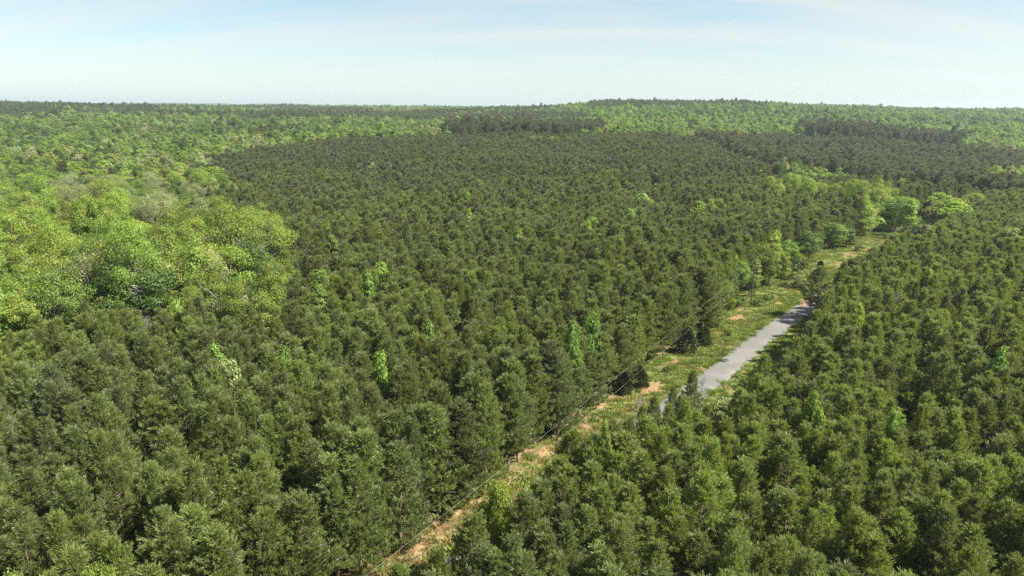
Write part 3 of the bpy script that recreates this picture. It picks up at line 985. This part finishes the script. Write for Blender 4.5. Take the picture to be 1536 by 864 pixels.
for s, y0, y1, sd_ in ((7.7, 90, 420, 31), (7.6, 420, 900, 32), (9.5, 900, 1750, 33), (13.5, 1750, 3500, 34)):
    X, Y, U = grid(s, y0, y1, seed=sd_)
    if y1 <= 900:
        m = inside(Z_BROAD_L, U, Y) | inside(Z_BAND, U, Y) | inside(Z_BG1, U, Y) | inside(Z_RIGHTG, U, Y)
        farA = (Y > np.interp(U, [-900, 660, 850, 1000, 1085, 1100, 1180, 2600], [560, 560, 575, 592, 640, 652, 652, 600])) & (U > 600)
        m |= farA & ~inside(Z_B, U, Y) & ~inside(Z_C, U, Y) & ~inside(Z_CG, U, Y) & ~inside(Z_CLUMP, U, Y)
        m &= ~inside(CORR, X, Y)
        X, Y, U = X[m], Y[m], U[m]
    n = len(X)
    # share of pines inside the mixed wood
    mixn = vnoise(X * 0.6, Y, 130 if y1 > 900 else 45, 12)
    share = np.where(Y > 900, 0.30, np.where(U < 650, np.clip((Y - 260) / 1800, 0, 0.24), 0.05))
    share = np.where((Y > 1180) & (Y < 1500) & ((U < 230) | ((U > 880) & (U < 1130))), 0.95, share)
    share = np.where((U > 880) & (Y > 600) & (Y < 1150), 0.05, share)
    share = np.where((U > 1130) & (Y > 600), 0.04, share)
    ispine = mixn + 0.06 * rp.normal(size=n) < share * 1.40 if y1 > 900 else (0.6 * mixn + 0.4 * rp.random(n)) < share
    zf = np.where(Y > 1750, 1.25, np.where(Y > 900, 1.08, 1.0))
    xp, yp = X[ispine], Y[ispine]
    put('tall', xp, yp, 0.80 * zf[ispine] * (1 + 0.09 * rp.normal(size=len(xp))), 1.05 * zf[ispine] * np.ones(len(xp)), np.clip(0.12 + 0.2 * rp.random(len(xp)), 0, 1), 5)
    xb, yb, ub = X[~ispine], Y[~ispine], U[~ispine]
    m = len(xb)
    tb = tint_mix(xb, yb, rp)
    band = inside(Z_BAND, ub, yb)
    tb = np.where(band, rp.uniform(0.56, 0.68, m), tb)
    tb = np.where((ub > 880) & (yb > 590) & (yb < 900) & (rp.random(m) < 0.5), rp.uniform(0.45, 0.62, m), tb)
    nearl = (ub < 460) & (yb < 230)
    tb = np.where(nearl & (rp.random(m) < 0.62), rp.uniform(0.48, 0.66, m), tb)
    hb = np.where(nearl, 1.08, 0.86) + 0.10 * rp.normal(size=m)
    hb = np.where(band, 0.90 + 0.08 * rp.normal(size=m), hb)
    hb = np.where(inside(Z_RIGHTG, ub, yb), 0.98, hb)
    tb = np.where(inside(Z_RIGHTG, ub, yb), rp.uniform(0.45, 0.78, m), tb)
    tb = np.where((ub > 880) & (yb > 900), tb * 0.82, tb)
    midl = (ub < 460) & (yb >= 230) & (yb < 700)
    wmid = np.where(yb < 420, 0.86, 0.74)
    hb = np.where(midl, 0.74 + 0.10 * rp.normal(size=m), hb)
    wb = np.where(nearl, 1.04, np.where(midl, wmid, 0.92)) + 0.13 * rp.normal(size=m)
    wb = np.where(band, 0.72, wb)
    sp = np.ones(m, bool)
    put('broad', xb[sp], yb[sp], np.clip(hb, .5, 1.5) * zf[~ispine], np.clip(wb, .5, 1.4) * zf[~ispine], tb, 6)
    print('mixed', s, len(xp), m)


# ------------------------------------------------------------------ individuals and the rest
def tone(kind, t):
    if kind == 'broad':
        return ('dark green' if t < 0.2 else 'mid green' if t < 0.42 else 'bright yellow-green' if t < 0.68 else
                'olive' if t < 0.8 else 'pale whitish-green' if t < 0.93 else 'beige-tinged')
    return 'dull dark green' if t < 0.25 else 'grey-green' if t < 0.45 else 'mid green' if t < 0.62 else 'fresh yellowish-green'


USED = set()
ORD = ['first', 'second', 'third', 'fourth', 'fifth', 'sixth', 'seventh', 'eighth', 'ninth', 'tenth', 'eleventh', 'twelfth', 'thirteenth',
       'fourteenth', 'fifteenth', 'sixteenth', 'seventeenth', 'eighteenth', 'nineteenth', 'twentieth']
SIDE = ['left edge', 'far left', 'left', 'centre left', 'centre', 'centre right', 'right', 'far right', 'right edge']


def split_trees(kind, near_kind, far_kind, cat, name, group, stuff, count, lod):
    T = np.concatenate(TREES[kind])
    T[:, 6] = T[:, 6].astype(int)
    ht = HT[near_kind] * T[:, 3]
    u, v, dep = project(T[:, 0], T[:, 1], T[:, 2] + ht * 0.97)
    vis = (u > 4) & (u < 1532) & (v > 140) & (v < 862)
    if kind == 'tall':
        vis &= (T[:, 6] > 0.5)
    score = np.where(vis, dep, 1e9)
    if kind == 'tall':                                # front rows of each stand show largest
        fr = np.zeros(len(T))
        for z_, nb_ in ((2, 60), (3, 60)):
            m = np.where((T[:, 6] == z_) & vis)[0]
            score[m[np.argsort(dep[m])[:nb_]]] *= 0.2
        score[(T[:, 6] == 5)] *= 1.0
    order = np.argsort(score)[:count]
    order = order[score[order] < 1e8]
    isind = np.zeros(len(T), bool); isind[order] = True
    rr = np.random.default_rng(99)
    # stands, and rows inside each stand counted from the bottom of the photo; places counted from the left
    stand = {}
    for i in order:
        x, y, zn = T[i, 0], T[i, 1], int(T[i, 6])
        if kind == 'pine':
            j = np.argmin((EDGE[:, 0] - x) ** 2 + (EDGE[:, 1] - y) ** 2)
            s_ = (x - EDGE[j, 0]) * NR[j, 0] + (y - EDGE[j, 1]) * NR[j, 1]
            key = 'right stand' if s_ > 3 else 'left stand'
        elif kind == 'tall':
            key = {1: 'dark right-hand stand', 2: 'bare-trunked skyline stand', 3: 'dark central clump', 5: 'mixed woods'}[zn]
        else:
            key = 'left woods' if u[i] < 500 else 'roadside grove' if v[i] > 250 else 'upper right grove'
        stand.setdefault(key, []).append(i)
    NAME = {}
    for key, lst in stand.items():
        lst = sorted(lst, key=lambda q: -v[q])
        for rw in range(0, len(lst), 18):
            for p, q in enumerate(sorted(lst[rw:rw + 18], key=lambda t: u[t])):
                NAME[q] = '%s from left in the %s row, %s' % (ORD[p], ORD[rw // 18], key)
    for i in order:
        x, y, z, hs_, ws_, tn, zn = T[i]
        words = tone('broad' if kind == 'broad' else 'pine', tn)
        what = {'pine': 'young pine', 'tall': 'mature pine', 'broad': 'leafy tree'}[kind]
        lbl = '%s %s, %s' % (words, what, NAME[i])
        assert lbl not in USED and len(lbl.split()) <= 16, lbl
        USED.add(lbl)
        kd = near_kind if dep[i] < lod else far_kind
        if kind == 'pine' and dep[i] < 260:
            j = np.argmin((EDGE[:, 0] - x) ** 2 + (EDGE[:, 1] - y) ** 2)
            s_ = (x - EDGE[j, 0]) * NR[j, 0] + (y - EDGE[j, 1]) * NR[j, 1]
            if -wleft(EDGE[j, 1]) - 5.5 < s_ < 12:
                kd = 'pine_edge'
        nk = len(KINDS[kd])
        ix = int(rr.integers(nk))
        if kind == 'broad' and kd == 'broad':
            ix = int(rr.integers(5, 7)) if tn > 0.70 else int(rr.integers(0, 5))
        plant(kd, ix, name, x, y, z, rr.random() * 6.28, ws_, hs_, tn, lbl, cat, group)
    R_ = ~isind
    T2, d2 = T[R_], dep[R_]
    for nm, kd, m in (('near', near_kind, d2 < lod), ('far', far_kind, d2 >= lod)):
        Q = T2[m]
        if kind == 'pine':
            jj = np.array([np.argmin((EDGE[:, 0] - a) ** 2 + (EDGE[:, 1] - b) ** 2) for a, b in zip(T2[:, 0], T2[:, 1])])
            s_ = (T2[:, 0] - EDGE[jj, 0]) * NR[jj, 0] + (T2[:, 1] - EDGE[jj, 1]) * NR[jj, 1]
            ed = (s_ > -wleft(EDGE[jj, 1]) - 5.5) & (s_ < 12) & (d2 < 320)
            if nm == 'near':
                TREES_OUT.setdefault(stuff, []).append(('pine_edge', T2[ed]))
            TREES_OUT[stuff].append((kd, T2[m & ~ed]))
            continue
        if near_kind == far_kind:
            if nm == 'far':
                continue
            Q = T2
        TREES_OUT.setdefault(stuff, []).append((kd, Q))


TREES_OUT = {}
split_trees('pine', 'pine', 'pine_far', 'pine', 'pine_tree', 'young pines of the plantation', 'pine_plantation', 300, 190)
split_trees('tall', 'tall', 'tall', 'tall pine', 'tall_pine_tree', 'mature pines of the far stands', 'mature_pine_stands', 300, 1)
split_trees('broad', 'broad', 'broad_far', 'leafy tree', 'broadleaf_tree', 'broadleaf trees of the woods', 'broadleaf_woods', 300, 330)

LBL = {'pine_plantation': 'dense plantation of young green pines filling the middle of the view',
       'mature_pine_stands': 'dark mature pines of the far stands and mixed woods',
       'broadleaf_woods': 'far woods of bright and mid green broadleaf trees reaching the horizon'}
for stuff, parts in TREES_OUT.items():
    coll = bpy.data.collections.new(stuff + '_library')
    base = 0
    acc = []
    for pi, (kd, Q) in enumerate(parts):
        for i, (_, _, jm) in enumerate(KINDS[kd]):
            o = bpy.data.objects.new('library_%d_%02d' % (pi, i), jm)
            coll.objects.link(o)
        nk = len(KINDS[kd])
        rr = np.random.default_rng(len(Q) + pi)
        ix = rr.integers(0, nk, len(Q))
        if kd == 'broad':
            ix = np.where(Q[:, 5] > 0.70, rr.integers(5, 7, len(Q)), rr.integers(0, 5, len(Q)))
        acc.append((Q, ix + base, rr.random(len(Q)) * 6.28))
        base += nk
    # collection children are picked in alphabetical order of name
    Q = np.concatenate([a[0] for a in acc]); ix = np.concatenate([a[1] for a in acc]); rz = np.concatenate([a[2] for a in acc])
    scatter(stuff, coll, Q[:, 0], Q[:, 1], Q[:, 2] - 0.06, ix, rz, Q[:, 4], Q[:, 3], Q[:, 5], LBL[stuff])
    print(stuff, len(Q))


# ------------------------------------------------------------------ single trees that stand out
def extent(me):
    if me.name not in EXT:
        a = np.empty(len(me.vertices) * 3, np.float32)
        me.vertices.foreach_get('co', a)
        a = a.reshape(-1, 3)
        EXT[me.name] = (float(a[:, 2].max()), float(np.percentile(np.abs(a[:, :2]), 97) * 2))
    return EXT[me.name]


EXT = {}


def by_base(kind, idx, name, u, v, hpx, wpx, tint, label, cat, z=0.0):
    """stand a tree with its foot at a photo pixel; height and width given by how large it shows"""
    x, y = locate(u, v, 0.0)
    dep = y * CP + H * SP
    h = hpx / FPX * dep / math.cos(PITCH)
    w = wpx / FPX * dep
    tm, cm, _ = KINDS[kind][idx % len(KINDS[kind])]
    top, wid = extent(cm)
    return plant(kind, idx, name, x, y, float(ground(x, y)), random.random() * 6.28, w / wid, h / top, tint, label, cat)


by_base('round', 4, 'broadleaf_tree', 1151, 430, 66, 46, 0.52, 'full round-topped bright green leafy tree on the verge left of the road', 'leafy tree')
by_base('round', 1, 'broadleaf_tree', 1101, 447, 66, 36, 0.50, 'narrow bright green leafy tree just left of the utility pole', 'leafy tree')
by_base('sapling', 2, 'broadleaf_tree', 1127, 436, 48, 24, 0.68, 'thin olive-green leafy tree behind the utility pole', 'leafy tree')
by_base('sapling', 1, 'broadleaf_tree', 1073, 466, 44, 26, 0.56, 'small cone-shaped bright green tree at the edge of the left pines', 'leafy tree')
by_base('round', 0, 'broadleaf_tree', 1213, 394, 50, 40, 0.24, 'dark green leafy tree standing alone against the left pines beside the verge', 'leafy tree')
by_base('round', 2, 'broadleaf_tree', 1342, 343, 54, 58, 0.42, 'large round dark green tree beside the far road bend', 'leafy tree')
by_base('sapling', 3, 'broadleaf_tree', 1268, 371, 32, 24, 0.16, 'small dark leafy tree on the verge below the bright green band', 'leafy tree')
by_base('round', 2, 'broadleaf_tree', 1088, 466, 48, 26, 0.54, 'small bright green rounded tree between the cone-shaped tree and the pole', 'leafy tree')
by_base('round', 0, 'broadleaf_tree', 1122, 446, 44, 26, 0.40, 'mid green rounded tree directly behind the utility pole foot', 'leafy tree')
by_base('round', 0, 'broadleaf_tree', 1180, 404, 46, 34, 0.50, 'mid green rounded tree between the full bright tree and the dark leafy tree', 'leafy tree')
by_base('round', 1, 'broadleaf_tree', 1246, 372, 40, 36, 0.44, 'green rounded tree just beyond the dark leafy tree beside the verge', 'leafy tree')
by_base('round', 2, 'broadleaf_tree', 1284, 350, 50, 52, 0.62, 'broad yellow-green tree at the near end of the bright roadside band', 'leafy tree')
by_base('round', 1, 'broadleaf_tree', 1310, 338, 50, 48, 0.66, 'pale yellow-green tree left of the large round dark tree', 'leafy tree')
by_base('round', 0, 'broadleaf_tree', 1415, 326, 30, 56, 0.60, 'spreading yellow-green tree at the right of the road bend', 'leafy tree')
by_base('round', 2, 'broadleaf_tree', 1240, 330, 46, 60, 0.63, 'vivid yellow-green crown in the middle of the bright roadside band', 'leafy tree')
by_base('round', 0, 'broadleaf_tree', 1190, 322, 46, 60, 0.64, 'vivid yellow-green crown at the far left end of the bright band', 'leafy tree')
by_base('shrub', 0, 'shrub', 1303, 345, 26, 50, 0.56, 'wide yellow-green bush at the head of the grassy verge', 'bush')
by_base('shrub', 1, 'shrub', 1190, 407, 24, 30, 0.04, 'dark low bush at the foot of the pines beside the verge', 'bush')
by_base('cedar', 0, 'cedar_tree', 1229, 414, 24, 14, 0.3, 'small dark cedar standing in the verge before the jutting pine', 'cedar')
by_base('cedar', 1, 'cedar_tree', 1057, 492, 46, 20, 0.4, 'slim dark cedar left of the clearing above the dark pair', 'cedar')
by_base('cedar', 2, 'cedar_tree', 1030, 532, 44, 26, 0.3, 'dark rounded cedar, left one of the pair above the clay bank', 'cedar')
by_base('cedar', 0, 'cedar_tree', 1055, 520, 34, 22, 0.5, 'dark rounded cedar, right one of the pair beside the verge', 'cedar')
by_base('cedar', 1, 'cedar_tree', 958, 582, 36, 26, 0.6, 'broad dark cedar on the left of the tan mound', 'cedar')
by_base('cedar', 2, 'cedar_tree', 937, 594, 40, 20, 0.1, 'very dark cedar in the shade left of the tan mound', 'cedar')
for (u, v, w, t, lb) in [(1075, 494, 16, 0.2, 'dark green weedy bush right of the upper cedar'), (1092, 505, 13, 0.1, 'small dark bush on the verge near the road midway'),
                         (1110, 463, 24, 0.1, 'dark bush at the foot of the utility pole on its left'), (1140, 462, 18, 0.15, 'dark bush just right of the utility pole foot'),
                         (1152, 452, 16, 0.3, 'green bush right of the pole below the round tree'), (1197, 432, 34, 0.72, 'grey-green low brush on the verge above the clay ridge'),
                         (1180, 420, 24, 0.55, 'yellow-green bush on the verge below the dark bush'), (1290, 378, 14, 0.2, 'little dark bush in the upper grassy verge'),
                         (1322, 357, 16, 0.2, 'small dark bush high on the grassy verge'), (893, 634, 14, 0.3, 'green bush at the pine edge over the tan strip'),
                         (850, 655, 18, 0.45, 'green bush beneath the power line'), (905, 560, 26, 0.5, 'light green undergrowth bush below the left pines'),
                         (925, 545, 18, 0.6, 'yellow-green undergrowth bush between pine trunks'), (633, 800, 20, 0.3, 'dark green bush in the shade near the bottom strip'),
                         (700, 716, 26, 0.45, 'light green bush in the brown gap left of the bright tree'), (1002, 560, 14, 0.1, 'little dark bush at the end of the brown clay bank'),
                         (1330, 344, 40, 0.6, 'yellow-green brush under the large round tree'), (1400, 322, 50, 0.62, 'yellow-green bush on the right beyond the road bend'),
                         (1275, 350, 30, 0.55, 'light green bush below the bright band left end')]:
    by_base('shrub', int(u) % 3, 'shrub', u, v, w * 0.8, w, t, lb, 'bush')


def by_top(kind, idx, name, u, v, h, wpx, tint, label, cat):
    """a tree of height h whose top shows at the given pixel"""
    x, y = locate(u, v, h)
    for _ in range(6):
        x, y = locate(u, v, h + float(ground(x, y)))
    dep = y * CP + (H - h) * SP
    tm, cm, _ = KINDS[kind][idx % len(KINDS[kind])]
    top, wid = extent(cm)
    return plant(kind, idx, name, x, y, float(ground(x, y)), random.random() * 6.28, (wpx / FPX * dep) / wid, h / top, tint, label, cat)


by_top('round', 0, 'broadleaf_tree', 746, 702, 13.0, 62, 0.58, 'vivid light green leafy tree where the power line meets the right-hand pines', 'leafy tree')
by_top('round', 1, 'broadleaf_tree', 142, 836, 14.0, 60, 0.56, 'vivid light green leafy treetop at the bottom edge, left side', 'leafy tree')
by_top('sapling', 2, 'broadleaf_tree', 8, 852, 12.5, 34, 0.55, 'bright green leafy treetop in the bottom left corner', 'leafy tree')
SAP = [(571, 527, 24, .5), (566, 393, 24, .5), (548, 407, 18, .45), (722, 270, 16, .5), (804, 219, 24, .84), (833, 219, 15, .84), (556, 248, 11, .86), (584, 248, 8, .86),
       (876, 211, 12, .6), (962, 291, 22, .52), (945, 315, 18, .5), (872, 331, 24, .55), (888, 327, 16, .55), (1052, 304, 20, .5), (1064, 300, 16, .6), (1100, 292, 14, .52), (476, 405, 24, .45),
       (470, 428, 26, .4), (325, 514, 22, .48), (290, 572, 24, .5), (338, 538, 30, .82), (1127, 237, 12, .6), (1146, 257, 13, .6), (420, 513, 18, .4), (702, 290, 12, .5), (700, 315, 11, .5),
       (775, 343, 16, .5), (1157, 344, 22, .58), (1395, 265, 16, .52), (1444, 258, 18, .5), (1515, 342, 30, .72), (1456, 268, 16, .6), (1335, 243, 14, .66), (1350, 270, 16, .5), (1365, 300, 16, .62),
       (1420, 296, 40, .6), (1465, 292, 26, .6), (1440, 305, 30, .62), (1080, 300, 16, .55), (890, 470, 20, .45), (860, 484, 18, .45), (640, 480, 16, .35), (500, 352, 18, .45), (524, 375, 18, .42),
       (1345, 612, 22, .5), (1225, 585, 20, .5), (912, 628, 18, .5), (250, 588, 26, .70), (1290, 455, 18, .62), (1400, 405, 16, .6), (1500, 520, 22, .45)]
SROW = {}
so = sorted(range(len(SAP)), key=lambda q: SAP[q][1])
for rw in range(0, len(so), 14):
    for p, q in enumerate(sorted(so[rw:rw + 14], key=lambda t: SAP[t][0])):
        SROW[q] = (ORD[p], ['top', 'upper', 'middle', 'lower', 'bottom'][rw // 14])
for i, (u, v, w, t) in enumerate(SAP):
    lb = 'slender %s leafy tree among dark pines, %s from left in the %s tier' % (tone('broad', t), *SROW[i])
    by_top('sapling', i, 'broadleaf_tree', u, v - 3, 14.8, w * 1.5, t, lb, 'leafy tree')
BARE = ([(203, 612), (262, 590), (8, 600), (55, 602), (160, 576), (346, 795), (1010, 395), (1028, 392), (1046, 398), (988, 405), (1350, 430), (1470, 500), (310, 395), (215, 468), (265, 300), (1178, 300), (960, 590)])
BORD = sorted(range(len(BARE)), key=lambda q: BARE[q][0])
for i, (u, v) in enumerate(BARE):
    lb = 'bare grey twiggy tree among green crowns, %s of its kind from left in the photo' % ORD[BORD.index(i)]
    by_top('bare', i, 'bare_tree', u, v, 13.5 if u != 960 else 8.0, 36 if v > 450 else 22, 0.8, lb, 'bare tree')
by_top('broad', 6, 'broadleaf_tree', 150, 362, 21, 78, 0.97, 'large beige-tinged leafy tree in the left woods, left of the second beige one', 'leafy tree')
by_top('broad', 5, 'broadleaf_tree', 300, 367, 21, 74, 0.96, 'large beige-tinged leafy tree with a pale trunk in the left woods', 'leafy tree')
by_top('broad', 5, 'broadleaf_tree', 390, 322, 21, 60, 0.84, 'pale whitish-green leafy tree at the right tip of the left woods', 'leafy tree')
by_top('broad', 0, 'broadleaf_tree', 352, 322, 21, 60, 0.60, 'tall bright yellow-green leafy tree at the top right of the left woods', 'leafy tree')
by_top('broad', 1, 'broadleaf_tree', 376, 392, 20, 78, 0.55, 'vivid yellow-green leafy tree on the right edge of the left woods', 'leafy tree')
by_top('broad', 4, 'broadleaf_tree', 22, 425, 19, 70, 0.60, 'vivid yellow-green leafy tree at the left frame edge above the pines', 'leafy tree')
by_top('round', 2, 'broadleaf_tree', 352, 372, 17, 74, 0.56, 'full lime-green tree between the beige tree and the right edge of the left woods', 'leafy tree')
by_top('round', 0, 'broadleaf_tree', 412, 378, 17, 56, 0.60, 'bright lime-green tree at the foot of the right edge of the left woods', 'leafy tree')
by_top('round', 1, 'broadleaf_tree', 262, 442, 15, 50, 0.58, 'bright lime-green small tree in front of the left woods above the pines', 'leafy tree')
by_top('broad', 2, 'broadleaf_tree', 190, 318, 20, 80, 0.56, 'broad yellow-green leafy tree topping the middle of the left woods', 'leafy tree')
by_top('broad', 0, 'broadleaf_tree', 145, 281, 19, 85, 0.30, 'wide mid green leafy tree above the left woods', 'leafy tree')
# pines in front of the road end
by_top('pine', 1, 'pine_tree', 1040, 552, 11.5, 34, 0.45, 'slim dark pine standing alone where the road disappears, left one', 'pine')
by_top('pine', 3, 'pine_tree', 1012, 575, 10.5, 34, 0.4, 'slim dark pine standing alone where the road disappears, lower left', 'pine')
by_top('pine', 0, 'pine_tree', 1232, 396, 12.5, 46, 0.4, 'jutting pine on the right that hides the road in the middle distance', 'pine')
by_top('pine', 4, 'pine_tree', 1024, 588, 11.0, 36, 0.6, 'fresh green pine between the two lone dark pines by the road', 'pine')
by_top('pine', 0, 'pine_tree', 1000, 602, 11.0, 38, 0.62, 'fresh green pine below the left lone dark pine by the road', 'pine')
by_top('pine', 5, 'pine_tree', 986, 590, 11.0, 34, 0.55, 'slim green pine over the hidden lower road, right of the tan mound', 'pine')
by_top('pine', 2, 'pine_tree', 968, 604, 11.0, 36, 0.5, 'green pine just below the tan mound at the hidden road', 'pine')
by_top('pine', 6, 'pine_tree', 1062, 606, 10.5, 34, 0.6, 'fresh green pine just right of the lone dark pines by the road', 'pine')
by_top('bare', 1, 'bare_tree', 1054, 556, 10, 30, 0.62, 'thin bare-stemmed sapling with pale leaves in front of the road', 'bare tree')
by_top('sapling', 3, 'broadleaf_tree', 1088, 598, 7.5, 44, 0.86, 'low pale-leaved sapling in front of the lower end of the visible road', 'leafy tree')


# ------------------------------------------------------------------ utility poles and wires
def pole(x, y, z, rot, label):
    r = empty('utility_pole', (x, y, z), rot)
    g = Geo(); g.tube([[0, 0, -0.5], [0, 0, 5], [0.02, 0, 10.6]], [0.17, 0.145, 0.11], 10)
    obj('shaft', g.mesh('shaft', [M_WOOD], True), r)
    g = Geo(); g.tube([[0, 0, 10.55], [0, 0, 10.68], [0, 0, 10.74], [0, 0, 10.86], [0, 0, 10.95]], [0.03, 0.07, 0.045, 0.065, 0.02], 8)
    obj('insulator', g.mesh('insulator', [M_STEEL], True), r)
    g = Geo(); g.tube([[0.10, 0, 8.5], [0.28, 0, 8.5]], [0.03, 0.03], 6); g.tube([[0.28, 0, 8.42], [0.28, 0, 8.58]], [0.05, 0.05], 8)
    obj('bracket', g.mesh('bracket', [M_STEEL], True), r)
    tag(r, label, 'utility pole')
    return r


PX, PY = locate(1126, 459)
PZ = float(ground(PX, PY))
pole(PX, PY, PZ, 0.4, 'wooden utility pole standing in the grassy verge left of the road')
P0 = np.array([-36.5, 4.5, 0.0]); P2 = np.array([110.0, 228.0, float(ground(110, 228))])
pole(P0[0], P0[1], 0.0, 0.4, 'wooden utility pole below the frame at the lower left end of the wires')


def wire(za, label, sag):
    g = Geo()
    A = P0 + [0, 0, za]; B = np.array([PX, PY, PZ + za])
    s = np.linspace(0, 1, 60)
    p = A + (B - A) * s[:, None]
    p[:, 2] -= sag * 4 * s * (1 - s)
    g.tube(p, np.full(60, 0.0045), 5)
    tag(obj('power_line', g.mesh('power_line', [M_WIRE], True)), label, 'power line', 'overhead wires along the road')


wire(10.9, 'upper of the two pale overhead wires crossing the lower centre diagonally', 1.2)
wire(8.5, 'lower of the two pale overhead wires crossing the lower centre diagonally', 1.0)


# ------------------------------------------------------------------ woods beyond 3.5 km: only their rolling canopy can be seen
def far_canopy():
    az = np.radians(np.arange(-50, 50, 0.11))
    rr = np.geomspace(3300, 7300, 90)
    A, R = np.meshgrid(az, rr, indexing='ij')
    X, Y = R * np.sin(A), R * np.cos(A)
    r = np.random.default_rng(4)
    Z = ground(X, Y) + 12 + 5 * vnoise(X, Y, 30, 44) + 4 * r.random(X.shape) + 6 * (vnoise(X, Y, 160, 45) - 0.5)
    Z[:, 0] = ground(X[:, 0], Y[:, 0]) - 2
    na, nr = A.shape
    i = np.arange(na - 1)[:, None]; j = np.arange(nr - 1)[None, :]
    F = np.stack([i * nr + j, i * nr + j + 1, (i + 1) * nr + j + 1, (i + 1) * nr + j], axis=-1).reshape(-1, 4)
    g = Geo(); g.add(np.column_stack([X.ravel(), Y.ravel(), Z.ravel()]), F)
    tag(obj('distant_woods', g.mesh('distant_woods', [M_CANOPY])), 'hazy blue-green wooded hills on the horizon', kind='stuff')


far_canopy()

# ------------------------------------------------------------------ haze
def haze():
    g = Geo()
    a, z0, z1 = 8000.0, -14.0, 95.0
    V = [(-a, -a, z0), (a, -a, z0), (a, a, z0), (-a, a, z0), (-a, -a, z1), (a, -a, z1), (a, a, z1), (-a, a, z1)]
    g.add(V, [(0, 3, 2, 1), (4, 5, 6, 7), (0, 1, 5, 4), (1, 2, 6, 5), (2, 3, 7, 6), (3, 0, 4, 7)])
    m, n, l = new_mat('haze')
    o = n.new('ShaderNodeOutputMaterial'); p = n.new('ShaderNodeVolumePrincipled')
    p.inputs['Color'].default_value = (0.76, 0.93, 1.0, 1)
    p.inputs['Density'].default_value = 0.00011
    p.inputs['Anisotropy'].default_value = 0.3
    l.new(p.outputs[0], o.inputs['Volume'])
    tag(obj('haze', g.mesh('haze', [m])), 'thin pale air haze over the whole forest', kind='stuff')


haze()
